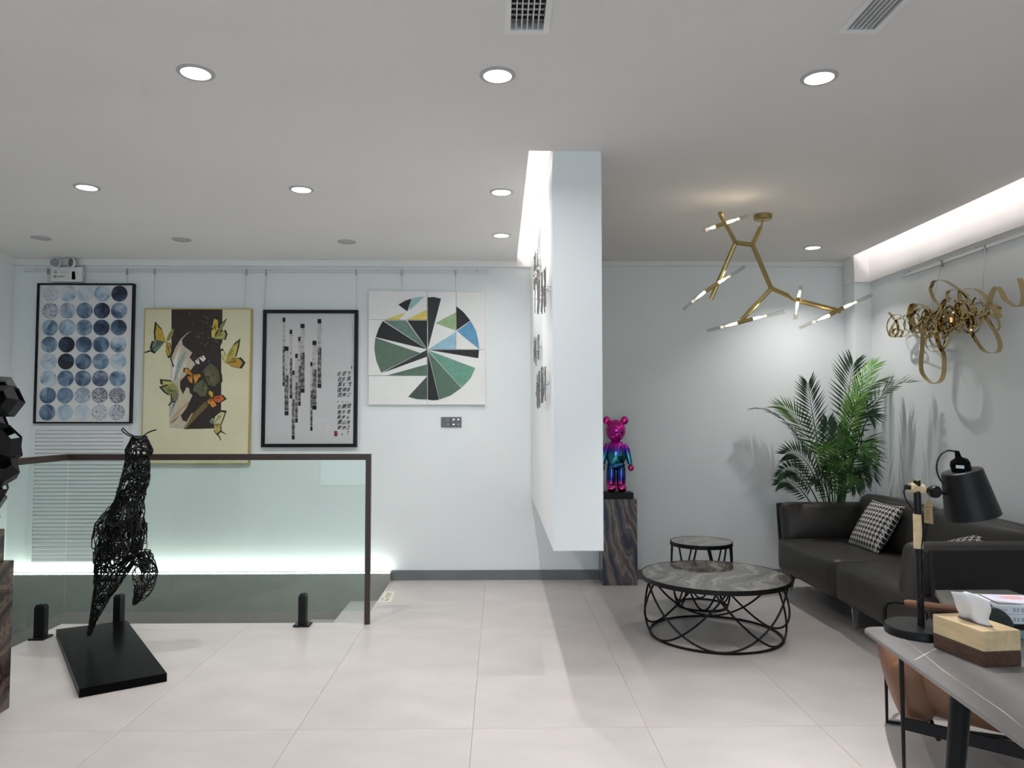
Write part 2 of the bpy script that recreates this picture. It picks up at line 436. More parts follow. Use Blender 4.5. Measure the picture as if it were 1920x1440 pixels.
def slab(axis, us, vs, holes, t0, t1):
    """plate with rectangular holes as ONE connected mesh. axis: thickness axis; us, vs: extents; holes: (u0,u1,v0,v1)"""
    U = sorted(set([us[0], us[1]] + [min(max(h[i], us[0]), us[1]) for h in holes for i in (0, 1)]))
    V = sorted(set([vs[0], vs[1]] + [min(max(h[i], vs[0]), vs[1]) for h in holes for i in (2, 3)]))
    def solid(i, j):
        if not (0 <= i < len(U) - 1 and 0 <= j < len(V) - 1): return False
        cu, cv = (U[i] + U[i + 1]) / 2, (V[j] + V[j + 1]) / 2
        return not any(h[0] < cu < h[1] and h[2] < cv < h[3] for h in holes)
    idx = {}; mb = MB()
    def P(i, j, k):
        if (i, j, k) not in idx:
            t = (t0, t1)[k]; u, v = U[i], V[j]
            mb.v.append(Vector({'z': (u, v, t), 'y': (u, t, v), 'x': (t, u, v)}[axis])); idx[(i, j, k)] = len(mb.v) - 1
        return idx[(i, j, k)]
    for i in range(len(U) - 1):
        for j in range(len(V) - 1):
            if not solid(i, j): continue
            for k in (0, 1): mb.f.append((P(i, j, k), P(i + 1, j, k), P(i + 1, j + 1, k), P(i, j + 1, k)))
            for di, dj, a, b in ((-1, 0, (i, j), (i, j + 1)), (1, 0, (i + 1, j), (i + 1, j + 1)), (0, -1, (i, j), (i + 1, j)), (0, 1, (i, j + 1), (i + 1, j + 1))):
                if not solid(i + di, j + dj): mb.f.append((P(*a, 0), P(*b, 0), P(*b, 1), P(*a, 1)))
    return mb

def align(a, b):
    """rotation taking +Z to the direction a->b"""
    return (Vector(b) - Vector(a)).to_track_quat('Z', 'Y').to_matrix()
def rod(name, a, b, r, m, parent, n=12, r2=None):
    a, b = Vector(a), Vector(b)
    L_ = (b - a).length; r2 = r if r2 is None else r2
    return MB().lathe([(0, 0), (r, 0), (r2, L_), (0, L_)], c=a, n=n, M=align(a, b)).build(name, m, parent, smooth=True)
# ================================================================== SETTING
ZT = ZC + 0.26                                   # top of the coves above the ceiling
VOIDS = [(XL, VX1, VY0, YB), (XL, VXL, 2.4, YB)]
floor = struct(slab('z', (XL, XR), (YF, YB), VOIDS, -0.25, -0.006).build('floor', 'grout'))
YJ = atZ(900, 1366, 0).y
ix0 = math.floor((XL + 0.12) / 0.8); nx = 11
for i in range(ix0, ix0 + nx):
    for j in range(-5, 3):
        x0, x1 = max(XL, -0.12 + 0.8 * i + 0.0007), min(XR, -0.12 + 0.8 * (i + 1) - 0.0007)
        y0, y1 = max(YF, YJ + 1.6 * j + 0.0007), min(YB, YJ + 1.6 * (j + 1) - 0.0007)
        if x1 - x0 < 0.02 or y1 - y0 < 0.02: continue
        mb = slab('z', (x0, x1), (y0, y1), VOIDS, -0.012, 0.0)
        if mb.v: mb.build('tile', 'floor_tile', floor)

slotL = atZ(981, 380, ZC).x                       # cove slot beside the partition
slotR = 3.075                                     # cove slot beside the sofa wall
COLY = 6.325
v1 = atZ(946, 60, ZC); v1b = atZ(1029, 60, ZC)
v2 = atZ(1569, 60, ZC); v2b = atZ(1644, 60, ZC)
VENTS = [(v1.x, v1b.x, v1.y - 1.0, v1.y), (v2.x, v2b.x, v2.y - 1.0, v2.y)]
vh = [(a + 0.018, b - 0.018, c + 0.018, d - 0.018) for a, b, c, d in VENTS]
ceiling = struct(slab('z', (XL, XR), (YF, YB), [(slotL, PX0, PY0, YB), (slotR, XR, YF, COLY)] + vh, ZC, ZC + 0.05).build('ceiling', 'ceiling_paint'))
B(XL, XR, YF, YB, ZT, ZT + 0.05).build('upper_slab', 'cove_paint', ceiling)

# walls
wb = struct(B(XL - 0.2, XR + 0.2, YB, YB + 0.2, -3.0, ZT + 0.05).build('wall_back', 'wall_paint'))
wl = struct(B(XL - 0.2, XL, YF, YB, -3.0, ZT + 0.05).build('wall_left', 'wall_paint'))
wr = struct(B(XR, XR + 0.2, YF, YB, -0.25, ZT + 0.05).build('wall_right', 'wall_paint'))
WX0, WX1, WZ0, WZ1 = -3.4, 2.4, 0.12, 2.45
wf = struct(slab('y', (XL - 0.2, XR + 0.2), (-0.25, ZT + 0.05), [(WX0, WX1, WZ0, WZ1)], YF - 0.2, YF).build('wall_front', 'wall_paint'))
win = struct(slab('y', (WX0, WX1), (WZ0, WZ1), [(WX0 + 0.05 + k * 1.45, WX0 + 1.40 + k * 1.45, WZ0 + 0.05, WZ1 - 0.05) for k in range(4)], YF - 0.12, YF - 0.06).build('window_1', 'black_metal'))
for k in range(4):
    B(WX0 + 0.04 + k * 1.45, WX0 + 1.41 + k * 1.45, YF - 0.095, YF - 0.085, WZ0 + 0.04, WZ1 - 0.04).build('pane', 'window_glass', win)
pl = bpy.data.lights.new('window_portal', 'AREA'); pl.shape = 'RECTANGLE'; pl.size = WX1 - WX0; pl.size_y = WZ1 - WZ0
po = bpy.data.objects.new('window_portal', pl); po.location = ((WX0 + WX1) / 2, YF - 0.05, (WZ0 + WZ1) / 2)
po.rotation_euler = (R(90), 0, 0); COL.objects.link(po)
pl.cycles.is_portal = True

part = struct(B(PX0, PX1, PY0, YB - 0.002, PZ0, ZT).build('wall_partition', 'wall_paint', bevel=0.004))
cx0 = atY(1605, 700, COLY).x
struct(B(cx0, XR, COLY, YB - 0.001, 0, ZT).build('wall_column', 'wall_paint'))

# crown boards
zc_b = atY(600, 499, YB - 0.03).z
struct(B(XL, slotL, YB - 0.03, YB, zc_b, ZC).build('trim_1', 'trim_paint', bevel=0.003))
struct(B(slotL, PX0, YB - 0.03, YB, zc_b, ZT).build('trim_2', 'cove_paint'))
struct(B(PX1, cx0, YB - 0.03, YB, atY(1300, 499, YB - .03).z, ZC).build('trim_3', 'trim_paint', bevel=0.003))
zr = atX(1800, 466, XR - 0.03).z
struct(B(XR - 0.03, XR, YF, COLY - 0.03, zr, ZT).build('trim_4', 'cove_paint'))
mbc = MB().add([], [])
mbc.prism([(cx0 - 0.012, YB - 0.03, zr), (cx0 - 0.012, COLY - 0.03, zr), (XR, COLY - 0.03, zr), (XR, COLY, zr), (cx0, COLY, zr), (cx0, YB - 0.03, zr)], (0, 0, ZT - zr))
struct(mbc.build('trim_5', 'cove_paint'))
struct(B(XL, XL + 0.03, YF, YB - 0.03, zc_b, ZC).build('trim_6', 'trim_paint'))

# baseboards and stairwell
ZB = 0.085
struct(B(VX1, cx0, YB - 0.015, YB, 0, ZB).build('baseboard_back', 'base_grey', bevel=0.002))
struct(B(XR - 0.015, XR, YF, COLY, 0, ZB).build('baseboard_right', 'base_grey'))
struct(B(XL, XL + 0.045, 2.4, YB - 0.10, -3.0, 0.075).build('wall_stairwell_side', 'void_grey'))
struct(B(XL, VX1, YB - 0.10, YB, -3.0, 0.075).build('wall_stairwell_back', 'void_grey', bevel=0.002))
struct(B(VXL, VX1 + 0.2, VY0 - 0.2, VY0, -3.0, -0.012).build('wall_stairwell_front', 'void_grey'))
struct(B(VXL, VXL + 0.2, 2.4, VY0 - 0.2, -3.0, -0.012).build('wall_stairwell_inner', 'void_grey'))
struct(B(VX1, VX1 + 0.2, VY0, YB - 0.10, -3.0, -0.012).build('wall_stairwell_end', 'void_grey'))
struct(B(XL, VXL, 2.2, 2.4, -3.0, -0.012).build('wall_stairwell_near', 'void_grey'))
stairs = struct(B(XL, VX1, VY0 + 0.0, YB - 0.10, -3.0, -2.9).build('floor_stairs', 'void_grey'))
for k in range(6):
    x1 = VX1 - 0.335 * k
    B(x1 - 0.335, x1, VY0 + 0.001, YB - 0.101, -2.9, -0.155 * (k + 1)).build('step', 'stair_tile', stairs)
struct(B(XL + 0.045, VX1 - 0.335 * 6, 2.4, YB - 0.101, -2.9, -1.09).build('floor_landing', 'stair_tile'))

# light strips in the coves and along the stairwell ledge
o = B(slotL - 0.115, slotL - 0.100, PY0 + 0.03, YB - 0.06, ZC + 0.20, ZC + 0.222).build('light_strip', 'led_cove')
tag(o, 'warm white light strip hidden in the ceiling slot beside the hanging partition', 'light strip')
o = B(slotR - 0.115, slotR - 0.100, YF + 0.1, COLY - 0.05, ZC + 0.20, ZC + 0.222).build('light_strip', 'led_cove')
tag(o, 'warm white light strip hidden in the ceiling slot above the sofa wall', 'light strip')
o = B(XL + 0.06, VX1 - 0.005, YB - 0.075, YB - 0.055, 0.0755, 0.0795).build('light_strip', 'led_ledge')
tag(o, 'bright greenish white light strip on the stairwell ledge behind the glass railing', 'light strip')

# ------------------------------------------------------------------ downlights
def downlight(p, label, lit=True, group=None, power=None, r=0.058, spread=132):
    t = thing('downlight', (p.x, p.y, ZC), label, 'downlight', group)
    c = (p.x, p.y, ZC)
    MB().lathe([(r, -0.0005), (r * 1.28, -0.0005), (r * 1.28, -0.003), (r * 1.18, -0.006), (r, -0.006), (r, -0.0005)], c=c, n=28).build('trim_ring', 'trim_ring_grey', t, smooth=True)
    MB().lathe([(0, -0.0035), (r, -0.0035), (r, -0.001), (0, -0.001)], c=c, n=28).build('lens', 'lens_emit' if lit else 'lens_off', t)
    if lit:
        l = bpy.data.lights.new('downlight_lamp', 'AREA'); l.shape = 'DISK'; l.size = 0.05
        l.energy = power or DOWN_W; l.color = DOWN_C; l.spread = R(spread)
        lo = bpy.data.objects.new('downlight_lamp', l); COL.objects.link(lo)
        lo.parent = t; lo.location = (0, 0, -0.014)
    return t
g = 'lit ceiling downlights'
for (px, py, lab) in [
    (367, 136, 'lit round downlight in the bare ceiling, large, far from both vents'),
    (933, 141, 'lit round downlight just below the straight vent slot in the middle of the ceiling'),
    (1536, 145, 'lit round downlight next to the slanting vent above the lounge corner'),
    (163, 351, 'lit round downlight in line above the blue circles picture'),
    (565, 355, 'lit round downlight in line above the framed calligraphy picture'),
    (940, 360, 'lit round downlight by the lit ceiling slot, the nearer of that pair'),
    (940, 441, 'lit round downlight by the lit ceiling slot, the smaller one close to the wall'),
    (1524, 464, 'small lit round downlight above the potted palm beyond the chandelier')]:
    downlight(atZ(px, py, ZC), lab, group=g, power={1524: 6.2, 1536: 9.5}.get(px, 4.6 if py == 441 else 7.5 if px == 933 else None), spread={1524: 112, 1536: 82}.get(px, 160))
for (px, py, lab) in [(77, 446, 'unlit grey downlight above the emergency lamp'), (340, 449, 'unlit grey downlight above the butterfly painting'), (650, 453, 'unlit grey downlight above the calligraphy picture and segmented wheel painting')]:
    downlight(atZ(px, py, ZC), lab, lit=False, group='unlit ceiling downlights')
for y in (1.2, -1.0):
    for x in (-2.5, 0.0, 2.3):
        downlight(Vector((x, y, ZC)), 'lit round downlight over the rear half of the showroom', group='downlights over the rear half of the showroom', power=REAR_W, spread=110)

# ------------------------------------------------------------------ ceiling vents
for (a, b, c, d), lab in zip(VENTS, ('white ceiling vent with straight blades in the middle of the ceiling', 'white ceiling vent with straight blades over the lounge corner')):
    t = thing('air_vent', ((a + b) / 2, (c + d) / 2, ZC), lab, 'vent', 'ceiling air vents')
    w = 0.022
    slab('z', (a, b), (c, d), [(a + w, b - w, c + w, d - w)], ZC - 0.008, ZC - 0.0005).build('frame', 'trim_paint', t)
    B(a + w, b - w, c + w, d - w, ZC + 0.09, ZC + 0.10).build('duct_plate', 'grille_dark', t)
    for k in range(1, 6):
        x = a + w + (b - a - 2 * w) * k / 6
        B(x - 0.002, x + 0.002, c + w, d - w, ZC - 0.004, ZC + 0.02).build('blade', 'rail_white', t)
    for k in range(int((d - c) / 0.035)):
        y = d - w - 0.02 - 0.035 * k
        B(a + w, b - w, y - 0.006, y + 0.006, ZC + 0.022, ZC + 0.05).build('cross_blade', 'steel_grey', t)

# ================================================================== GLASS RAILING
ZR1 = atY(600, 851, VY0 - 0.03).z
t = thing('glass_railing', (-1.98, VY0 - 0.03, 0), 'frameless glass railing with dark brown top rail around the stairwell', 'railing')
gy = VY0 - 0.035; gx = VXL + 0.03; pxr = atY(690, 1000, gy).x
B(pxr - 0.035 / 2, pxr + 0.035 / 2, gy - 0.02, gy + 0.02, 0.0, ZR1).build('end_post', 'brown_rail', t, bevel=0.003)
B(gx - 0.02, pxr - 0.0176, gy - 0.02, gy + 0.02, ZR1 - 0.042, ZR1).build('top_rail', 'brown_rail', t, bevel=0.003)
B(gx - 0.02, gx + 0.02, 2.4, gy - 0.0205, ZR1 - 0.042, ZR1).build('top_rail', 'brown_rail', t, bevel=0.003)
B(gx + 0.012, pxr - 0.018, gy - 0.006, gy + 0.006, 0.09, ZR1 - 0.042).build('glass_panel', 'railing_glass', t)
B(gx - 0.006, gx + 0.006, 2.45, gy - 0.012, 0.09, ZR1 - 0.042).build('glass_panel', 'railing_glass', t)
def spigot(x, y, along):
    s = 0.055
    M = Matrix.Translation((x, y, 0)) @ (Matrix.Identity(4) if along == 'x' else Matrix.Rotation(R(90), 4, 'Z'))
    cl = MB()
    cl.add([M @ Vector(v) for v in [(-0.024, -0.034, 0.012), (0.024, -0.034, 0.012), (0.024, 0.034, 0.012), (-0.024, 0.034, 0.012),
            (-0.024, -0.034, 0.20), (0.024, -0.034, 0.20), (0.024, 0.034, 0.20), (-0.024, 0.034, 0.20),
            (-0.018, -0.024, 0.217), (0.018, -0.024, 0.217), (0.018, 0.024, 0.217), (-0.018, 0.024, 0.217)]],
           [(0, 1, 5, 4), (1, 2, 6, 5), (2, 3, 7, 6), (3, 0, 4, 7), (4, 5, 9, 8), (5, 6, 10, 9), (6, 7, 11, 10), (7, 4, 8, 11), (8, 9, 10, 11), (3, 2, 1, 0)])
    c = cl.build('clamp', 'black_metal', t, bevel=0.003)
    b = MB().box(-s, s, -0.05, 0.05, 0.0, 0.012, M).build('base_plate', 'black_metal', c, bevel=0.003)
spigot(atY(570, 1150, gy).x, gy - 0.03, 'x')
spigot(atY(227, 1150, gy).x, gy - 0.03, 'x')
spigot(gx + 0.03, 4.86, 'y')
spigot(gx + 0.03, 3.2, 'y')

# floor sticker at the stair edge
q = [atZ(*p, 0.0008) for p in ((712, 1129), (733, 1129), (741, 1109), (721, 1109))]
o = MB().prism(q, (0, 0, 0.0006)).build('floor_sticker', 'sticker_cream')
tag(o, 'small cream warning sticker on the floor at the stair edge', 'sticker')
def bil(q, u, v, z=0.0018):
    p = q[0].lerp(q[1], u).lerp(q[3].lerp(q[2], u), v); return Vector((p.x, p.y, z))
for (u0, u1, v0, v1_) in ((0.62, 0.68, 0.15, 0.85), (0.3, 0.56, 0.78, 0.84), (0.3, 0.56, 0.64, 0.70), (0.28, 0.54, 0.5, 0.56), (0.3, 0.5, 0.36, 0.42), (0.1, 0.18, 0.1, 0.4), (0.4, 0.62, 0.12, 0.2), (0.55, 0.60, 0.2, 0.32)):
    MB().prism([bil(q, u0, v0), bil(q, u1, v0), bil(q, u1, v1_), bil(q, u0, v1_)], (0, 0, 0.0003)).build('printed_mark', 'sticker_ink', o)
# ================================================================== BACK WALL PICTURES
def flat(poly_px, Y, th=0.0012):
    """printed shape: an outline from picture points on the plane y=Y with a little thickness"""
    P = [atY(x, y, Y) for x, y in poly_px]
    return MB().prism(P, (0, -th, 0))
def picture_rect(corners, Y):
    P = [atY(x, y, Y) for x, y in corners]      # TL TR BR BL
    return (P[0].x + P[3].x) / 2, (P[1].x + P[2].x) / 2, (P[2].z + P[3].z) / 2, (P[0].z + P[1].z) / 2
def frame4(t, x0, x1, z0, z1, ya, yb, w, m, bev=0.002):
    B(x0, x1, ya, yb, z1 - w, z1).build('frame_bar', m, t, bevel=bev)
    B(x0, x1, ya, yb, z0, z0 + w).build('frame_bar', m, t, bevel=bev)
    B(x0, x0 + w, ya, yb, z0 + w, z1 - w).build('frame_bar', m, t, bevel=bev)
    B(x1 - w, x1, ya, yb, z0 + w, z1 - w).build('frame_bar', m, t, bevel=bev)
ZRAIL = atY(480, 507, YB - 0.02).z
def wire(t, px_top, px_bot, ztop, Y=YB - 0.022):
    a = atY(px_top, 507, Y); a.z = ZRAIL - 0.004
    b = atY(px_bot, 550, Y); b.z = ztop
    w = rod('hanging_wire', (b.x, Y, b.z), (a.x, Y, a.z - 0.03), 0.0014, 'steel_grey', t, n=6)
    B(a.x - 0.006, a.x + 0.006, Y - 0.006, Y + 0.006, a.z - 0.04, a.z + 0.012).build('hook', 'steel_grey', w)

# hanging rail along the wall
t = thing('picture_rail', (-2, YB - 0.012, ZRAIL), 'thin white picture rail running along the wall under the crown board behind the stairwell', 'picture rail')
rx0, rx1 = atY(46, 500, YB).x, atY(917, 510, YB).x
MB().prism([(rx0, YB, ZRAIL + 0.016), (rx0, YB - 0.006, ZRAIL + 0.016), (rx0, YB - 0.006, ZRAIL - 0.004), (rx0, YB - 0.02, ZRAIL - 0.004), (rx0, YB - 0.02, ZRAIL - 0.018), (rx0, YB, ZRAIL - 0.018)], (rx1 - rx0, 0, 0)).build('rail', 'rail_white', t)
for px in (70, 250, 508, 710, 895):
    x = atY(px, 503, YB).x
    rod('screw', (x, YB - 0.009, ZRAIL + 0.006), (x, YB - 0.006, ZRAIL + 0.006), 0.006, 'steel_grey', t)

# 1 --- blue circles
Y1 = YB - 0.035
x0, x1, z0, z1 = picture_rect([(71, 531), (252, 532), (246, 794), (63, 794)], Y1)
t = thing('framed_picture', ((x0 + x1) / 2, YB, z0), 'black-framed picture of forty blue watercolour circles in a grid', 'picture', 'pictures on the stairwell wall')
frame4(t, x0, x1, z0, z1, Y1 - 0.012, YB - 0.003, 0.014, 'black_metal')
B(x0 + 0.0141, x1 - 0.0141, Y1 + 0.008, Y1 + 0.016, z0 + 0.0141, z1 - 0.0141).build('mount_board', 'art_white', t)
tone = [[.10, .12, .10, .35, .9], [.12, .2, .6, .75, .5], [.4, .48, .52, .8, .65], [.5, .92, .65, .52, .35], [.2, .92, .65, .5, .28], [.25, .58, .5, .5, .5], [.62, .5, .3, .15, .15], [.58, .33, .12, .08, .10]]
speck = [[.38, 0, 0, 0, 0], [.43, .36, 0, 0, 0], [0] * 5, [0] * 5, [0] * 5, [0, 0, .36, .42, 0], [0, 0, .40, .50, .50], [0, 0, 0, .40, .44]]
dr = 0
for r_ in range(8):
    for c_ in range(5):
        v = r_ / 7
        cx = (312 + (733 - 312) * c_ / 4) * (1 - v) + (290 + (717 - 290) * c_ / 4) * v
        cy = 362 + 104 * r_
        p = atY(cx / 3.272, 440 + cy / 3.272, Y1 + 0.006)
        rad = 0.0705
        d = MB().lathe([(0, 0), (rad, 0), (rad, 0.003), (0, 0.003)], c=p, n=36, M=Matrix.Rotation(R(90), 3, 'X')).build('circle', 'ink_disc', t, origin=p)
        d['tone'] = float(tone[r_][c_]); d['speckle'] = float(speck[r_][c_])
wire(t, 90, 90, z1); wire(t, 238, 238, z1)

# 2 --- butterflies on cream canvas
Y2 = YB - 0.045
x0, x1, z0, z1 = picture_rect([(269, 577), (471, 579), (467, 871), (265, 870)], Y2)
t = thing('framed_picture', ((x0 + x1) / 2, YB, z0), 'gold-framed cream painting of butterflies over a dark brown band', 'picture', 'pictures on the stairwell wall')
frame4(t, x0, x1, z0, z1, Y2, YB - 0.003, 0.010, 'gold_frame', 0.001)
B(x0 + 0.0101, x1 - 0.0101, Y2 + 0.004, Y2 + 0.014, z0 + 0.0101, z1 - 0.0101).build('canvas', 'canvas_cream', t)
S = 8.348
LAY = [0]
def T(p): return (255 + p[0] / S, 565 + p[1] / S)
def Bm(p): return (255 + p[0] / S, 700 + p[1] / S)
def shape(pts, col, fn=T, name='painted_shape', parent=None):
    LAY[0] += 1
    return flat([fn(p) for p in pts], Y2 + 0.0038 - 0.00002 * LAY[0], 0.0003).build(name, paint(col), parent or t)
shape([T((555, 115)), T((1352, 115)), T((1352, 640)), T((1320, 700)), T((1335, 800)), T((1335, 1252)), Bm((1330, 860)), Bm((760, 875)), Bm((640, 700)), T((555, 1200))], (48, 36, 32), lambda p: p, 'dark_band')
fe = shape([T(p) for p in ((875, 460), (790, 505), (700, 590), (620, 720), (570, 850), (545, 1000), (540, 1250))] + [Bm(p) for p in ((530, 300), (518, 600), (522, 850), (735, 870), (790, 760), (735, 740), (700, 660), (780, 560), (885, 345), (840, 300), (835, 235), (790, 215), (740, 335), (690, 230))] +
      [T(p) for p in ((690, 1250), (870, 1060), (930, 980), (840, 880), (880, 800), (800, 740), (730, 680), (718, 600), (790, 520))], (198, 186, 164), lambda p: p, 'feather')
for pts, col in (([T((700, 700)), T((660, 760)), T((580, 950)), T((555, 1240)), T((600, 1240)), T((640, 980))], (226, 224, 212)), ([T((800, 760)), T((720, 830)), T((640, 1000)), T((590, 1240)), T((640, 1240)), T((720, 980))], (150, 166, 160)),
                 ([T((820, 860)), T((740, 960)), T((660, 1130)), T((625, 1250)), T((690, 1180)), T((790, 1020))], (214, 206, 186)), ([T((700, 610)), T((640, 720)), T((585, 850)), T((640, 780)), T((700, 680))], (206, 176, 150)),
                 ([Bm((600, 420)), Bm((640, 440)), Bm((560, 640)), Bm((525, 700)), Bm((525, 620))], (160, 176, 174)), ([Bm((820, 430)), Bm((830, 460)), Bm((640, 660)), Bm((530, 760)), Bm((600, 640))], (184, 158, 112)),
                 ([Bm((780, 240)), Bm((830, 330)), Bm((740, 470)), Bm((640, 560)), Bm((700, 400))], (196, 190, 150)), ([Bm((700, 640)), Bm((620, 740)), Bm((530, 800)), Bm((560, 750))], (120, 122, 104)),
                 ([Bm((1090, 440)), Bm((1130, 510)), Bm((960, 680)), Bm((800, 850)), Bm((745, 870)), Bm((880, 650)), Bm((1000, 520))], (112, 94, 54)), ([Bm((870, 625)), Bm((895, 620)), Bm((770, 850)), Bm((745, 868)), Bm((800, 740))], (190, 170, 132))):
    shape(pts, col, lambda p: p, 'painted_stroke')
def butterfly(body, wings, fn):
    root = None
    for pts, col in wings:
        c = Vector((sum(p[0] for p in pts) / len(pts), sum(p[1] for p in pts) / len(pts)))
        big = [(c.x + (p[0] - c.x) * 1.05, c.y + (p[1] - c.y) * 1.05) for p in pts]
        inn = [(body[0] + (p[0] - body[0]) * 0.88, body[1] + (p[1] - body[1]) * 0.88) for p in pts]
        o = shape(big, (34, 30, 24), fn, 'butterfly', root)
        if root is None: root = o
        shape(inn, col, fn, 'wing', root)
        mid = [((p[0] - body[0]) * 0.62 + body[0], (p[1] - body[1]) * 0.62 + body[1]) for p in pts]
        k = len(mid) // 2
        shape([body, mid[k - 1], mid[k]], tuple(max(0, int(q * 0.72)) for q in col), fn, 'wing_vein', root)
GO, OL, TE = (196, 160, 58), (150, 146, 76), (110, 132, 112)
butterfly((465, 635), [([(300, 320), (400, 430), (455, 600), (440, 635), (290, 600), (280, 480)], GO), ([(440, 640), (340, 620), (250, 625), (220, 720), (240, 790), (290, 815), (380, 720)], TE), ([(475, 620), (500, 540), (580, 410), (610, 400), (590, 520), (520, 610)], OL), ([(475, 640), (540, 660), (565, 780), (545, 880), (500, 880), (465, 780)], GO), ([(225, 770), (135, 790), (140, 812), (230, 785)], (60, 56, 40)), ([(545, 885), (595, 1010), (580, 1030), (535, 900)], (60, 56, 40))], T)
butterfly((1230, 560), [([(1185, 400), (1220, 230), (1290, 260), (1290, 420), (1240, 500)], (206, 172, 60)), ([(1175, 450), (1230, 400), (1250, 470), (1215, 580), (1180, 560)], (216, 200, 96)), ([(1290, 480), (1340, 340), (1420, 265), (1380, 370), (1310, 490)], OL), ([(1230, 555), (1300, 490), (1400, 450), (1430, 510), (1400, 600), (1225, 590)], (170, 170, 90))], T)
butterfly((1400, 965), [([(1405, 960), (1440, 820), (1540, 660), (1630, 590), (1610, 720), (1570, 860), (1430, 950)], (190, 172, 80)), ([(1420, 965), (1500, 900), (1640, 880), (1710, 960), (1650, 1050), (1500, 1020)], (190, 150, 52)), ([(1390, 960), (1330, 860), (1320, 760), (1360, 740), (1410, 850)], (214, 208, 134))], T)
butterfly((980, 880), [([(985, 870), (990, 790), (1050, 725), (1085, 800), (1060, 840)], (70, 40, 44)), ([(975, 880), (920, 855), (845, 855), (880, 930)], (70, 40, 44)), ([(985, 890), (1070, 840), (1110, 900), (1060, 960)], (232, 228, 226)), ([(975, 900), (915, 940), (960, 1000), (1000, 990)], (232, 228, 226))], T)
butterfly((1190, 1000), [([(1105, 930), (1150, 910), (1270, 1050), (1240, 1110), (1200, 1100)], (46, 84, 150))], T)
butterfly((1060, 90), [([(1040, -60), (1180, -200), (1300, -100), (1340, 20), (1350, 120), (1250, 230), (1140, 190)], (86, 86, 58)), ([(1050, 100), (1130, 230), (1100, 390), (1000, 400), (940, 330), (860, 300), (900, 180)], (96, 98, 70))], Bm)
for k in range(26):
    a = -1.7 + 0.12 * k; r0, r1 = 60, 200 + 50 * math.sin(k * 2.3)
    cx, cy = (1110, 90) if a < 0.5 else (1030, 170)
    if a >= 0.5: r1 *= 0.85
    shape([(cx + r0 * math.cos(a - .02), cy + r0 * math.sin(a - .02)), (cx + r0 * math.cos(a + .02), cy + r0 * math.sin(a + .02)), (cx + r1 * math.cos(a), cy + r1 * math.sin(a))], (176, 170, 110), Bm, 'wing_ray')
butterfly((890, 20), [([(885, 15), (830, -75), (750, -85), (740, -25), (860, 30)], (206, 138, 44)), ([(880, 40), (790, 60), (830, 140), (880, 180)], (214, 146, 50)), ([(900, 25), (1000, 5), (1040, 45), (960, 105)], (206, 140, 46)), ([(895, 45), (1000, 70), (930, 190)], (214, 150, 60))], Bm)
butterfly((665, 285), [([(660, 280), (640, 220), (540, 110), (380, 95), (390, 170), (560, 230)], (196, 190, 110)), ([(650, 290), (480, 175), (365, 215), (430, 290), (500, 340), (600, 320)], (134, 138, 84)), ([(640, 300), (660, 380), (610, 455), (555, 450), (545, 330)], (140, 136, 96)), ([(555, 450), (505, 490), (510, 515), (560, 465)], (50, 48, 36)), ([(600, 455), (590, 520), (570, 570), (585, 500)], (50, 48, 36))], Bm)
butterfly((1190, 395), [([(1180, 380), (1130, 310), (1140, 250), (1200, 280), (1210, 350)], (214, 176, 58)), ([(1200, 385), (1270, 345), (1360, 340), (1415, 400), (1310, 470), (1240, 440)], (206, 96, 40)), ([(1190, 400), (1250, 470), (1270, 520), (1200, 555), (1150, 500)], (218, 138, 44)), ([(1170, 390), (1110, 430), (1110, 490), (1160, 480)], (214, 130, 50))], Bm)
butterfly((1220, 790), [([(1220, 790), (1240, 660), (1340, 580), (1415, 590), (1370, 720), (1340, 790)], (206, 200, 152)), ([(1210, 800), (1140, 760), (1180, 690), (1235, 690)], (128, 150, 140)), ([(1225, 800), (1330, 800), (1340, 900), (1270, 970), (1220, 900)], (196, 176, 100)), ([(1335, 900), (1415, 955), (1418, 965), (1330, 915)], (50, 46, 36)), ([(1290, 960), (1335, 1040), (1330, 1052), (1283, 975)], (50, 46, 36))], Bm)
rs = random.Random(3)
for k in range(34):
    x, y = rs.uniform(640, 1300), rs.uniform(150, 700)
    if y > 480 and x < 900: x += 300
    s_ = rs.uniform(3, 7)
    shape([(x - s_, y), (x, y - s_), (x + s_, y), (x, y + s_)], (214, 208, 200), T, 'painted_star')
wire(t, 290, 290, z1); wire(t, 462, 459, z1)

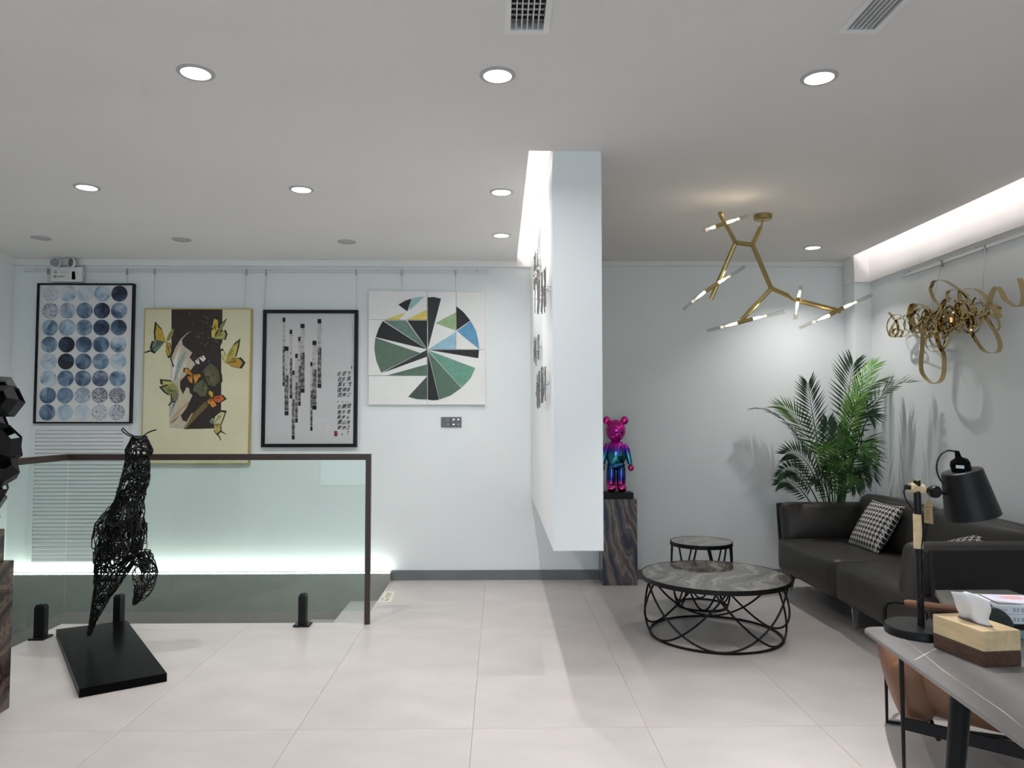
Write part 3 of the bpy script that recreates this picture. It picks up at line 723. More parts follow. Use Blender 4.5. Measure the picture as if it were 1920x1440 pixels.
# 3 --- ink strips and calligraphy behind glass
Y3 = YB - 0.04
x0, x1, z0, z1 = picture_rect([(493, 580), (671, 582), (669, 839), (490, 838)], Y3)
t = thing('framed_picture', ((x0 + x1) / 2, YB, z0), 'black-framed ink picture of vertical strips with columns of calligraphy and a red seal', 'picture', 'pictures on the stairwell wall')
frame4(t, x0, x1, z0, z1, Y3 - 0.008, YB - 0.003, 0.030, 'black_metal')
B(x0 + 0.0301, x1 - 0.0301, Y3 + 0.010, Y3 + 0.016, z0 + 0.0301, z1 - 0.0301).build('paper', 'paper_grey', t)
B(x0 + 0.0302, x1 - 0.0302, Y3 + 0.0035, Y3 + 0.0050, z0 + 0.0302, z1 - 0.0302).build('glass_pane', 'picture_glass', t)
S3 = 5.533
def C3(x, y): return (510 + x / S3, 590 + y / S3)
def strip(xa, xb, ya, yb, lay, m='strip_mottle'):
    YY = Y3 + 0.0098 - lay * 0.0002
    cap = 46
    o = flat([C3(xa, ya), C3(xb, ya), C3(xb, ya + cap), C3(xa, ya + cap)], YY, 0.0002).build('ink_strip', 'ink_black', t)
    mid = ya + (yb - ya) * 0.42
    flat([C3(xa, ya + cap + 6), C3(xb, ya + cap + 6), C3(xb, mid), C3(xa, mid)], YY, 0.0002).build('pale_wash', 'strip_pale', o)
    flat([C3(xa, mid), C3(xb, mid), C3(xb, yb - cap - 6), C3(xa, yb - cap - 6)], YY, 0.0002).build('dark_wash', 'strip_mottle', o)
    flat([C3(xa, yb - cap), C3(xb, yb - cap), C3(xb, yb), C3(xa, yb)], YY, 0.0002).build('strip_end', 'ink_black', o)
for i, s_ in enumerate([(110, 138, 30, 740), (183, 210, 155, 870), (205, 236, 580, 1295), (240, 268, 405, 1120), (272, 298, 230, 945), (398, 420, 490, 1205), (130, 172, 330, 1045), (295, 338, 95, 810), (420, 462, 270, 985), (472, 512, 45, 760)]):
    strip(*s_, lay=1 + (i % 2) * 2 + (3 if i > 5 else 0))
def text_mesh(ch, mb, P, ux, uz, size):
    cu = bpy.data.curves.new('glyph', 'FONT'); cu.body = ch; cu.size = 1.0; cu.resolution_u = 2; cu.offset = 0.022
    ob = bpy.data.objects.new('glyph', cu); COL.objects.link(ob)
    dg = bpy.context.evaluated_depsgraph_get(); ev = ob.evaluated_get(dg); me = ev.to_mesh()
    vs = [P + ux * (v.co.x * size) + uz * (v.co.y * size) for v in me.vertices]
    fs = [tuple(p.vertices) for p in me.polygons]
    ev.to_mesh_clear(); bpy.data.objects.remove(ob); bpy.data.curves.remove(cu)
    mb.add(vs, fs)
rs = random.Random(5)
for ci, (body, px) in enumerate((('下馬飲君酒，問君何所之？', 655), ('君言不得意，歸臥南山陲。', 646), ('但去莫復問，白雲無盡時。', 637.5))):
    mb = MB()
    for k, ch in enumerate(body):
        py = (702 + k * 9.9) if k < 6 else (763 + (k - 6) * 9.9)
        p = atY(px - 5.2 - rs.uniform(0, 1.2), py + 3, Y3 + 0.0096)
        a = rs.uniform(-0.1, 0.2)
        text_mesh(ch, mb, p, Vector((math.cos(a), 0, math.sin(a) + 0.12)), Vector((0.28, 0, 1.12)), 0.038 * rs.uniform(0.85, 1.1))
    if mb.v: mb.build('calligraphy_column', 'ink_black', t)
flat([(626.5, 808), (632.5, 808), (632.5, 818), (626.5, 818)], Y3 + 0.0097, 0.0002).build('red_seal', 'seal_red', t)
flat([(658.5, 685), (660.5, 688), (660, 691), (658.5, 692)], Y3 + 0.0097, 0.0002).build('title_mark', 'ink_black', t)
wire(t, 499, 496, z1); wire(t, 668, 669, z1)

# 4 --- segmented wheel on joined canvases
Y4 = YB - 0.035
def C4(x, y): return (460 + x / 3.2, 480 + y / 3.2)
pr = atY(*C4(740, 892), Y4)
t = thing('panel_painting', (atY(802, 700, Y4).x, YB, pr.z), 'unframed white multi-canvas painting of a wheel of green, black, blue and yellow wedges', 'picture', 'pictures on the stairwell wall')
for (xa, xb, ya, yb, dz) in ((741, 1091, 208, 382, 0), (741, 1091, 383, 717, .003), (741, 1091, 718, 892, 0), (1093, 1264.5, 214, 559.5, .004), (1265.5, 1440, 214, 559.5, .001), (1093, 1440, 560.5, 892, .002)):
    a, b, c = atY(*C4(xa, ya), Y4), atY(*C4(xb, ya), Y4), atY(*C4(xa, yb), Y4)
    B(a.x, b.x - 0.001, Y4 - dz, YB - 0.003, c.z + 0.0007, a.z - 0.0007).build('canvas_panel', 'canvas_white', t, bevel=0.0015)
W = [([(918, 292), (960, 268), (997, 256), (972, 332)], (30, 32, 34)), ([(1000, 256), (1035, 247), (1075, 243), (983, 325)], (150, 190, 192)),
     ([(835, 382), (960, 340), (918, 382)], (222, 200, 100)), ([(968, 382), (1090, 322), (1090, 382)], (222, 200, 100)),
     ([(830, 387), (965, 387), (1090, 558)], (100, 128, 118)), ([(972, 387), (1090, 387), (1090, 556)], (24, 26, 30)),
     ([(825, 390), (800, 435), (783, 487), (1090, 560)], (24, 26, 30)), ([(780, 490), (774, 560), (786, 630), (815, 700), (1050, 582)], (92, 114, 98)),
     ([(822, 700), (1090, 563), (1090, 604), (860, 688)], (40, 44, 48)), ([(850, 716), (1090, 650), (1090, 716)], (86, 112, 98)),
     ([(977, 845), (1090, 722), (1090, 860), (1030, 858)], (66, 80, 72)), ([(1094, 248), (1130, 246), (1174, 256), (1096, 556)], (38, 42, 48)),
     ([(1140, 403), (1263, 338), (1263, 448)], (148, 176, 132)), ([(1267, 302), (1310, 338), (1350, 387), (1267, 445)], (20, 22, 26)),
     ([(1352, 390), (1385, 450), (1400, 520), (1403, 558), (1270, 450)], (92, 150, 188)), ([(1100, 558), (1263, 455), (1263, 558)], (152, 192, 214)),
     ([(1100, 563), (1402, 563), (1398, 613)], (18, 20, 24)), ([(1097, 566), (1380, 672), (1350, 735), (1297, 790)], (104, 154, 136)),
     ([(1097, 572), (1295, 792), (1230, 838), (1165, 860)], (86, 112, 98)), ([(1095, 578), (1163, 862), (1130, 866), (1095, 862)], (20, 22, 26))]
for pts, col in W:
    flat([C4(*p) for p in pts], Y4 - 0.0042, 0.0006).build('painted_wedge', paint(col), t)
z1 = atY(*C4(900, 208), Y4).z
wire(t, 753, 753, z1); wire(t, 854, 854, z1)

# ------------------------------------------------------------------ wall switch plates
YS = YB - 0.012
for (xa, xb, lab, dots) in ((827, 845, 'grey switch plate with faint marks, on the side nearer the stairs', ((839, 786.5, 0), (840.5, 795.5, 0))), (845.4, 865, 'grey switch plate with small lit indicators below the wheel painting', ((850.5, 786.5, 1), (859.5, 786.5, 1), (850.5, 795.7, 1), (859.5, 795.7, 0)))):
    a, b = atY(xa, 782, YS), atY(xb, 801, YS)
    t = thing('switch_plate', ((a.x + b.x) / 2, YB, b.z), lab, 'switch', 'wall switches')
    B(a.x, b.x, YS + 0.002, YB - 0.001, b.z, a.z).build('plate', 'switch_grey', t, bevel=0.001)
    zm = (a.z + b.z) / 2
    for (p, q) in ((b.z + 0.002, zm - 0.0008), (zm + 0.0008, a.z - 0.002)):
        B(a.x + 0.002, b.x - 0.002, YS - 0.001, YS + 0.002, p, q).build('rocker', 'switch_grey', t, bevel=0.001)
    for (px, py, on) in dots:
        p = atY(px, py, YS - 0.001)
        B(p.x - 0.007, p.x + 0.007, YS - 0.002, YS - 0.001, p.z - 0.003, p.z + 0.003).build('indicator', 'indicator' if on else 'steel_grey', t)

# ------------------------------------------------------------------ emergency lamp
YE = YB - 0.06
a, b = atY(96, 500, YE), atY(153, 528, YE)
t = thing('emergency_light', ((a.x + b.x) / 2, YB, b.z), 'white twin-head emergency lamp mounted above the blue circles picture', 'emergency light')
B(a.x, b.x, YE, YB - 0.021, b.z, a.z).build('housing', 'white_plastic', t, bevel=0.006)
for (px, py, rx, rz) in ((104, 492, R(97), R(10)), (134.5, 492.5, R(90), R(-30))):
    c = atY(px, py, YE - 0.025)
    M = Matrix.Rotation(rz, 3, 'Z') @ Matrix.Rotation(rx, 3, 'X')
    h = MB().lathe([(0, -0.028), (0.025, -0.028), (0.042, -0.008), (0.046, 0.0), (0.046, 0.008), (0.040, 0.010), (0.039, 0.005)], c=c, n=28, M=M).build('lamp_head', 'white_plastic', t, smooth=True)
    MB().lathe([(0, -0.016), (0.020, -0.008), (0.0392, 0.006), (0, 0.006)], c=c, n=28, M=M).build('reflector', 'reflector_grey', h, smooth=True)
    rod('neck', (c.x, c.y + 0.03, a.z - 0.002), (c.x, c.y + 0.01, c.z - 0.03), 0.012, 'white_plastic', h)
for (xa, xb, ya, yb) in ((101, 106.5, 507, 508.5), (101, 106.5, 510, 512), (101, 106, 516.5, 520.5), (112, 128, 510, 510.6), (108, 121, 517.5, 519.5)):
    p, q_ = atY(xa, ya, YE), atY(xb, yb, YE)
    B(p.x, q_.x, YE - 0.0008, YE, q_.z, p.z).build('printed_mark', 'sticker_ink', t)
flat([(135, 509), (140.5, 509), (141.5, 524), (134.5, 524)], YE, 0.001).build('indicator_panel', 'black_gloss', t)
pts = [atY(x, y, YE + 0.02) for x, y in ((146, 495), (152, 497), (157, 503), (158, 511), (156, 520), (152, 524))]
MB().tube(pts, 0.004, 6).build('cable', 'white_plastic', t, smooth=True)
pts = [atY(x, y, YE + 0.0) for x, y in ((119, 474), (117, 480), (120, 486), (126, 487))]
MB().tube(pts, 0.005, 6).build('cable', 'white_plastic', t, smooth=True)

# ------------------------------------------------------------------ air return grille low on the wall
YG = YB - 0.02
x0, x1, z0, z1 = picture_rect([(53, 798), (241, 798), (238, 1062), (50, 1062)], YG)
t = thing('wall_grille', ((x0 + x1) / 2, YB, z0), 'white louvred air grille on the wall under the blue circles picture', 'grille')
w = 0.05
slab('y', (x0, x1), (z0, z1), [(x0 + w, x1 - w, z0 + w * 0.8, z1 - w * 0.8)], YG, YB - 0.001).build('frame', 'grille_white', t)
B(x0 + w, x1 - w, YB - 0.006, YB - 0.002, z0 + w * 0.8, z1 - w * 0.8).build('backing', 'grille_white', t)
n = 34; zz0, zz1 = z0 + w * 0.8, z1 - w * 0.8
for k in range(n):
    zc = zz0 + (zz1 - zz0) * (k + 0.5) / n
    MB().prism([(x0 + w, YG - 0.002, zc - 0.011), (x0 + w, YG + 0.000, zc - 0.013), (x0 + w, YB - 0.007, zc + 0.010), (x0 + w, YB - 0.009, zc + 0.012)], (x1 - x0 - 2 * w, 0, 0)).build('slat', 'grille_white', t)
# ================================================================== WIRE ANIMAL SCULPTURE
YK = 4.60
t = thing('wire_sculpture', atZ(205, 1235, 0), 'black wire sculpture of a rearing animal standing on a flat black base', 'sculpture')
fl, fr = atZ(148, 1309, 0), atZ(313, 1278, 0)
bl, br = atZ(105, 1180, 0.045), atZ(238, 1163, 0.045)
bl.z = br.z = 0
MB().prism([fl, fr, br, bl], (0, 0, 0.045)).build('base_plate', 'black_gloss', t, bevel=0.002)
def chain(sec):
    out = []
    for y, xa, xb in sec:
        a, b = atY(xa, y, YK), atY(xb, y, YK)
        out.append(((a.x + b.x) / 2, (a.z + b.z) / 2, (b.x - a.x) / 2))
    return out
trunk = chain([(1189, 163, 171), (1165, 168, 181), (1142, 173, 193), (1120, 176, 206), (1100, 179, 220), (1078, 181, 236), (1058, 181, 252), (1038, 180, 268), (1020, 180, 272), (1005, 181, 271), (981, 186, 271), (961, 199, 271), (941, 215, 268), (920, 223, 272), (901, 229, 277), (880, 234, 279), (860, 238, 279), (844, 237, 284), (830, 244, 278), (818, 249, 273)])
fore = chain([(1035, 248, 274), (1050, 251, 280), (1066, 256, 286), (1080, 257, 288), (1095, 259, 284), (1110, 258, 278), (1122, 256, 270), (1131, 255, 260)])
def on_chain(ch, s, th, k=1.0, yoff=0.0):
    s = max(0, min(len(ch) - 1.001, s)); i = int(s); f = s - i
    x, z, r = [ch[i][j] * (1 - f) + ch[i + 1][j] * f for j in range(3)]
    return Vector((x + k * r * math.cos(th), YK + yoff + k * min(r, 0.13) * 0.85 * math.sin(th), z))
def wires(ch, count, seed, k0=0.88, k1=1.10, steps=46, srange=None, yoff=0.0, wr=0.0031):
    rs = random.Random(seed); mb = MB()
    n = len(ch)
    for _ in range(count):
        s = rs.uniform(*(srange or (0, n - 1))); th = rs.uniform(0, 2 * math.pi); k = rs.uniform(k0, k1)
        hd = rs.uniform(0, 2 * math.pi); turn = rs.uniform(-0.25, 0.25); pts = []
        for q in range(rs.randint(steps // 2, steps)):
            pts.append(on_chain(ch, s, th, k, yoff))
            i = int(max(0, min(n - 2, s))); r = max(0.012, ch[i][2]); dl = abs(ch[i + 1][1] - ch[i][1]) + 0.01
            turn += rs.uniform(-0.16, 0.16); turn = max(-0.5, min(0.5, turn)); hd += turn
            st = 0.0115
            s += math.sin(hd) * st * 1.25 / dl; th += math.cos(hd) * st / r
            if s < 0.02 or s > n - 1.02: hd = -hd; s = max(0.02, min(n - 1.02, s))
        mb.tube(pts, wr, 4, caps=False)
    return mb
o = wires(trunk, 165, 1, srange=(5, 19)).build('wire_mesh', 'black_metal', t, smooth=True); o['kind'] = 'stuff'
o = wires(trunk, 140, 2, k0=0.5, k1=0.95, srange=(6.5, 12)).build('inner_wire', 'black_metal', t, smooth=True); o['kind'] = 'stuff'
o = wires(trunk, 34, 3, srange=(0.2, 6), steps=60).build('hind_leg_wire', 'black_metal', t, smooth=True); o['kind'] = 'stuff'
o = wires(fore, 26, 4, steps=40, yoff=-0.04).build('foreleg_wire', 'black_metal', t, smooth=True); o['kind'] = 'stuff'
o = wires(fore, 22, 5, steps=40, yoff=0.05).build('foreleg_wire', 'black_metal', t, smooth=True); o['kind'] = 'stuff'
# rod up the hind leg, rings of the head, antennae-like ears
legp = [atY(x, y, YK) for x, y in ((167, 1192), (172, 1150), (178, 1105), (184, 1060), (196, 1025), (215, 985))]
MB().tube(legp, 0.007, 8, rr=[.011, .010, .009, .008, .006, .004]).build('leg_rod', 'black_metal', t, smooth=True)
for i, pts in enumerate((((250, 817), (240, 812), (230, 802), (228, 806), (232, 811), (240, 816), (252, 820), (262, 819)), ((258, 818), (268, 818), (276, 812), (284, 808), (293, 806)))):
    P = [atY(x, y, YK - 0.01 * i) for x, y in pts]
    MB().tube(P, 0.004, 6).build('ear_wire', 'black_metal', t, smooth=True)
for s_ in (16.2, 17.0, 18.2, 19.0, 14, 12):
    MB().tube([on_chain(trunk, s_ + 0.15 * math.sin(a * 3), a) for a in [2 * math.pi * k / 24 for k in range(24)]], 0.0035, 5, closed=True).build('wire_ring', 'black_metal', t, smooth=True)

# ================================================================== FACETED SCULPTURE ON BROWN PEDESTAL (left edge)
pe = atZ(18, 1327, 0)
px1, py0 = pe.x, pe.y - 0.40
t = thing('pedestal', (px1 - 0.19, py0 + 0.2, 0), 'dark brown and green marble pedestal with a stepped top under the black faceted sculpture', 'pedestal')
zt1 = atY(20, 1050, py0 + 0.40).z; zt2 = atY(12, 991, py0 + 0.37).z
B(px1 - 0.38, px1, py0, py0 + 0.40, 0, zt1).build('block', 'brown_marble', t, bevel=0.003)
B(px1 - 0.35, px1 - 0.03, py0 + 0.03, py0 + 0.37, zt1 + 0.0003, zt2).build('top_block', 'brown_marble', t, bevel=0.003)
t = thing('faceted_sculpture', (px1 - 0.19, py0 + 0.2, zt2), 'black sculpture of stacked open faceted blocks on the brown marble pedestal', 'sculpture')
def gem(c, r, rot, n=6):
    """open faceted block: a six-sided barrel with sloping shoulders and window-like openings"""
    M = Euler(rot).to_matrix(); th = 0.86
    prof = [(0.55, -0.78), (1.0, -0.36), (1.0, 0.36), (0.55, 0.78)]
    vs, fs = [], []
    for kk in (1.0, th):
        for a, z in prof:
            for j in range(n):
                an = 2 * math.pi * j / n
                vs.append(Vector((a * r * kk * math.cos(an), a * r * kk * math.sin(an), z * r * (1.0 if kk == 1 else 0.98))))
    m_ = len(prof) * n
    holes = {(1, 0), (1, 3)}
    for o_ in (0, m_):
        for i in range(3):
            for j in range(n):
                if (i, j) in holes: continue
                q = (o_ + i * n + j, o_ + i * n + (j + 1) % n, o_ + (i + 1) * n + (j + 1) % n, o_ + (i + 1) * n + j)
                fs.append(q if o_ == 0 else q[::-1])
    for i in (0, 3):
        for j in range(n):
            a, b = i * n + j, i * n + (j + 1) % n
            fs.append((a, b, m_ + b, m_ + a))
    for (i, j) in holes:
        ring = (i * n + j, i * n + (j + 1) % n, (i + 1) * n + (j + 1) % n, (i + 1) * n + j)
        for k in range(4):
            a, b = ring[k], ring[(k + 1) % 4]; fs.append((a, b, m_ + b, m_ + a))
    return MB().add([M @ v + Vector(c) for v in vs], fs)
gy_ = py0 + 0.2
rs = random.Random(11)
for (px, py, rp, dy) in ((0, 735, 31, 0), (8, 752, 31, -.06), (-22, 800, 34, .05), (4, 832, 34, -.03), (20, 846, 20, 0.05), (-2, 880, 32, -0.05), (10, 905, 0, 0), (-4, 915, 18, 0.0), (-34, 760, 34, 0), (-40, 870, 36, 0), (-32, 935, 36, 0.03), (-58, 815, 34, -.02), (-34, 972, 30, 0)):
    if rp == 0: continue
    p = atY(px, py, gy_ + dy); r = rp * gy_ / F
    gem(p, r, (rs.uniform(0.9, 1.9), rs.uniform(-0.4, 0.4), rs.uniform(-0.6, 0.6))).build('faceted_block', 'black_metal', t)
c_ = atY(-34, 985, gy_)
rod('stem', (c_.x, gy_, zt2), (c_.x, gy_, zt2 + 0.12), 0.02, 'black_metal', t)

# ================================================================== METAL ROD WALL PIECES ON THE PARTITION
def rods(label, xa, xb, ya, yb, n, seed):
    rs = random.Random(seed)
    XX = PX0 - 0.03
    c = atX((xa + xb) / 2, (ya + yb) / 2, XX)
    t = thing('wall_sculpture', (PX0, c.y, c.z), label, 'wall sculpture', 'hammered metal rod sculptures on the partition')
    Ya, Yb_ = atX(xa, ya, XX).y, atX(xb, ya, XX).y
    for k in range(n):
        f = (k + 0.5) / n
        px = xa + (xb - xa) * f; off = rs.uniform(-0.012, 0.012)
        h = (yb - ya)
        top = ya + h * (0.42 * (1 - f) * rs.uniform(0.4, 1.0) + rs.uniform(0, 0.10)); bot = yb - h * rs.uniform(0.02, 0.33)
        a = atX(px, top, XX); b = atX(px, bot, XX)
        x_ = XX - off; yy = a.y; w_ = rs.uniform(0.006, 0.013)
        mb = MB(); segs = 7; zs = [b.z + (a.z - b.z) * q / segs for q in range(segs + 1)]
        vs, fs = [], []
        for z in zs:
            j1, j2 = rs.uniform(-.0015, .0015), rs.uniform(-.003, .003)
            vs += [(x_ - .0028 + j1, yy - w_ + j2, z), (x_ + .0028 + j1, yy - w_, z), (x_ + .0028, yy + w_ + j2, z), (x_ - .0028 + j2, yy + w_, z)]
        for q in range(segs):
            for j in range(4): fs.append((q * 4 + j, q * 4 + (j + 1) % 4, q * 4 + 4 + (j + 1) % 4, q * 4 + 4 + j))
        fs += [(3, 2, 1, 0), tuple(segs * 4 + j for j in range(4))]
        o = mb.add(vs, fs).build('rod', 'silver_hammered', t)
        zp = (a.z + b.z) / 2
        B(x_ + 0.002, PX0 - 0.0005, yy - 0.002, yy + 0.002, zp - 0.002, zp + 0.002).build('mount_pin', 'steel_grey', o)
rods('cluster of shiny metal rods on the partition, upper one deeper in the room', 1000.5, 1008.5, 461, 551, 11, 1)
rods('large cluster of shiny metal rods high on the partition nearer its front edge', 1005.5, 1024, 498, 592, 15, 2)
rods('small cluster of shiny metal rods on the partition, lower one deeper in the room', 999.5, 1008.5, 622, 689, 9, 3)
rods('large cluster of shiny metal rods low on the partition nearer its front edge', 1005, 1023, 681, 771, 15, 4)

# ================================================================== BEAR ON MARBLE PEDESTAL
a = atZ(1130, 1098, 0); b = atZ(1196, 1098, 0)
pyf = a.y; zt = atY(1160, 936.5, pyf).z
o = B(a.x, b.x, pyf, YB - 0.02, 0, zt).build('pedestal', 'blue_marble', bevel=0.003)
tag(o, 'tall blue and brown swirled marble pedestal beside the partition', 'pedestal')
zb2 = atY(1160, 924, pyf + 0.03).z
bx1 = atY(1188, 930, pyf + 0.03).x; bx0 = a.x - 0.02 + 0.02
o = B(bx0 + 0.004, bx1, pyf + 0.03, YB - 0.05, zt + 0.0003, zb2).build('plinth', 'black_soft', bevel=0.002)
tag(o, 'flat black plinth on top of the swirled marble pedestal', 'plinth')
yb_ = pyf + 0.14
bc = atY(1157, 922, yb_ - 0.05); H0 = zb2
t = thing('bear_figurine', (bc.x, yb_, zb2), 'mirror-finish bear figurine, pink head fading to blue body, on black plinth', 'figurine')
k = (atY(1157, 780, yb_).z - zb2) / 0.65
cx = bc.x
def ball(name, x, y, z, rx, ry, rz, m, parent, n=24, rot=None):
    prof = [(0, -1)] + [(math.cos(-math.pi / 2 + math.pi * i / 14), math.sin(-math.pi / 2 + math.pi * i / 14)) for i in range(1, 14)] + [(0, 1)]
    M = Matrix.Diagonal((rx * k, ry * k, rz * k))
    if rot is not None: M = Euler(rot).to_matrix() @ M
    return MB().lathe(prof, c=(cx + x * k, yb_ + y * k, zb2 + z * k), n=n, M=M).build(name, m, parent, smooth=True)
CG = 'chrome_gradient'
hd = ball('head', 0, 0, 0.525, 0.086, 0.080, 0.096, CG, t)
ball('muzzle', 0, -0.070, 0.490, 0.040, 0.030, 0.030, CG, hd)
for s_ in (-1, 1): ball('ear', s_ * 0.078, 0.005, 0.612, 0.034, 0.020, 0.036, CG, hd)
MB().lathe([(0, 0), (0.070 * k, 0), (0.083 * k, 0.03 * k), (0.082 * k, 0.09 * k), (0.074 * k, 0.15 * k), (0.055 * k, 0.18 * k), (0.03 * k, 0.196 * k), (0, 0.2 * k)], c=(cx, yb_, zb2 + 0.245 * k), n=28, M=Matrix.Diagonal((1, 0.75, 1))).build('torso', CG, t, smooth=True)
ball('hips', 0, 0, 0.225, 0.080, 0.060, 0.045, CG, t)
for s_ in (-1, 1):
    P = [(cx + s_ * 0.070 * k, yb_, zb2 + 0.405 * k), (cx + s_ * 0.092 * k, yb_ - 0.005, zb2 + 0.36 * k), (cx + s_ * 0.108 * k, yb_ - 0.012, zb2 + 0.29 * k), (cx + s_ * 0.120 * k, yb_ - 0.02, zb2 + 0.235 * k)]
    ar = MB().tube(P, 0.02, 14, rr=[.022 * k, .028 * k, .025 * k, .020 * k]).build('arm', CG, t, smooth=True)
    ball('hand', s_ * 0.126, -0.02, 0.205, 0.026, 0.026, 0.030, 'chrome_pink', ar)
    lg = MB().lathe([(0, 0), (.036 * k, 0), (.040 * k, .03 * k), (.041 * k, .12 * k), (.036 * k, .19 * k), (0, .2 * k)], c=(cx + s_ * .043 * k, yb_, zb2 + 0.02 * k), n=20).build('leg', CG, t, smooth=True)
    MB().puff((cx + s_ * .045 * k, yb_ - 0.022 * k, zb2 + 0.034 * k), (.076 * k, .11 * k, .066 * k), 0.03 * k, (0.003, .003, .003), 8).build('foot', 'chrome_pink', lg, smooth=True)

# ================================================================== ROUND TABLES
def round_table(label, cx, cy, zt, rt, rb, loops, span, group):
    t = thing('round_table', (cx, cy, 0), label, 'coffee table', group)
    c = (cx, cy, 0)
    MB().lathe([(0, zt - 0.014), (rt - 0.008, zt - 0.014), (rt - 0.008, zt), (0, zt)], c=c, n=72).build('stone_top', 'table_marble', t)
    MB().lathe([(rt - 0.0075, zt - 0.028), (rt, zt - 0.028), (rt, zt + 0.001), (rt - 0.0075, zt + 0.001), (rt - 0.0075, zt - 0.028)], c=c, n=72).build('rim', 'black_metal', t, smooth=True)
    MB().tube([(cx + rb * math.cos(a), cy + rb * math.sin(a), 0.009) for a in [2 * math.pi * i / 64 for i in range(64)]], 0.0075, 8, closed=True).build('base_ring', 'black_metal', t, smooth=True)
    for i in range(loops):
        a0 = 2 * math.pi * (i + 0.3) / loops; P = []
        for q in range(37):
            u = -1 + 2 * q / 36
            h = 1 - (1 - abs(u) ** 2.0)            # 0 at the ring, 1 at the rim
            z = 0.014 + (zt - 0.035) * h
            r = rb + 0.006 + (rt - 0.012 - rb) * math.sin(min(1.0, h * 1.15) * math.pi / 2) ** 0.8
            an = a0 + u * R(span) / 2
            P.append((cx + r * math.cos(an), cy + r * math.sin(an), z))
        MB().tube(P, 0.0068, 8).build('curved_rod', 'black_metal', t, smooth=True)
p = atZ(1340.5, 1190, 0)
zt_ = atY(1340, 1077, p.y).z
round_table('large low round coffee table with grey marble top and curved black wire base', p.x, p.y, zt_, 0.478, 0.42, 6, 128, 'nested round coffee tables')
p2 = atZ(1316, 1136, 0); zt2_ = atY(1316, 1014.5, p2.y).z
round_table('small taller round side table with grey marble top behind the large coffee table', p2.x, p2.y, zt2_, 0.232, 0.186, 6, 96, 'nested round coffee tables')
# ================================================================== SOFA
SX, SY0, SY1 = 2.33, 3.93, 6.14
t = thing('sofa', (2.78, (SY0 + SY1) / 2, 0), 'charcoal leather two-seat sofa with slim arms along the wall', 'sofa')
B(SX + 0.03, 3.17, SY0 + 0.03, SY1 - 0.03, 0.165, 0.25).build('base', 'shell_grey', t, bevel=0.01)
def shell(name, y0, y1, lean):
    mb = MB(); n = 10
    prof = [(SX - 0.015, 0.715), (SX - 0.012, 0.60), (SX + 0.0, 0.40), (SX + 0.012, 0.25), (SX + 0.05, 0.16), (3.17, 0.16), (3.19, 0.715)]
    mb.prism([(x, y0, z) for x, z in prof], (0, y1 - y0, 0))
    return mb.build(name, 'shell_grey', t, bevel=0.012, seg=3)
shell('arm_shell', SY1 - 0.035, SY1, 0); shell('arm_shell', SY0, SY0 + 0.035, 0)
B(3.155, 3.20, SY0 + 0.036, SY1 - 0.036, 0.16, 0.72).build('back_shell', 'shell_grey', t, bevel=0.012, seg=3)
YM = 5.06
for (ya, yb) in ((YM + 0.004, SY1 - 0.04), (SY0 + 0.04, YM - 0.004)):
    s_ = MB().puff(((SX - 0.03 + 3.0) / 2, (ya + yb) / 2, 0.305), (3.0 - SX + 0.03, yb - ya, 0.27), 0.05, (0.02, 0.0, 0.02), 14).build('seat_cushion', 'leather_grey', t, smooth=True)
for (ya, yb) in ((YM + 0.004, SY1 - 0.10), (SY0 + 0.12, YM - 0.004)):
    M = Matrix.Rotation(R(14), 3, 'Y')
    MB().puff((3.00, (ya + yb) / 2, 0.60), (0.17, yb - ya, 0.40), 0.07, (0.05, 0.0, 0.015), 12, M=M).build('back_cushion', 'leather_grey', t, smooth=True)
M = Matrix.Rotation(R(14), 3, 'X')
MB().puff((2.72, SY1 - 0.105, 0.565), (0.80, 0.13, 0.33), 0.055, (0.0, 0.045, 0.0), 12, M=Matrix.Rotation(R(-12), 3, 'X')).build('arm_cushion', 'leather_grey', t, smooth=True)
MB().puff((2.68, SY0 + 0.15, 0.565), (0.86, 0.14, 0.34), 0.055, (0.01, 0.045, 0.0), 12, M=Matrix.Rotation(R(12), 3, 'X')).build('arm_cushion', 'leather_grey', t, smooth=True)
for (x, y) in ((SX + 0.06, 4.96), (SX + 0.06, 6.03), (SX + 0.06, 4.05), (3.1, 4.05), (3.1, 6.03)):
    MB().prism([(x - 0.02, y - 0.004, 0.166), (x + 0.045, y - 0.004, 0.166), (x + 0.006, y - 0.004, 0.0), (x - 0.006, y - 0.004, 0.0)], (0, 0.008, 0)).build('leg', 'chrome', t, bevel=0.001)

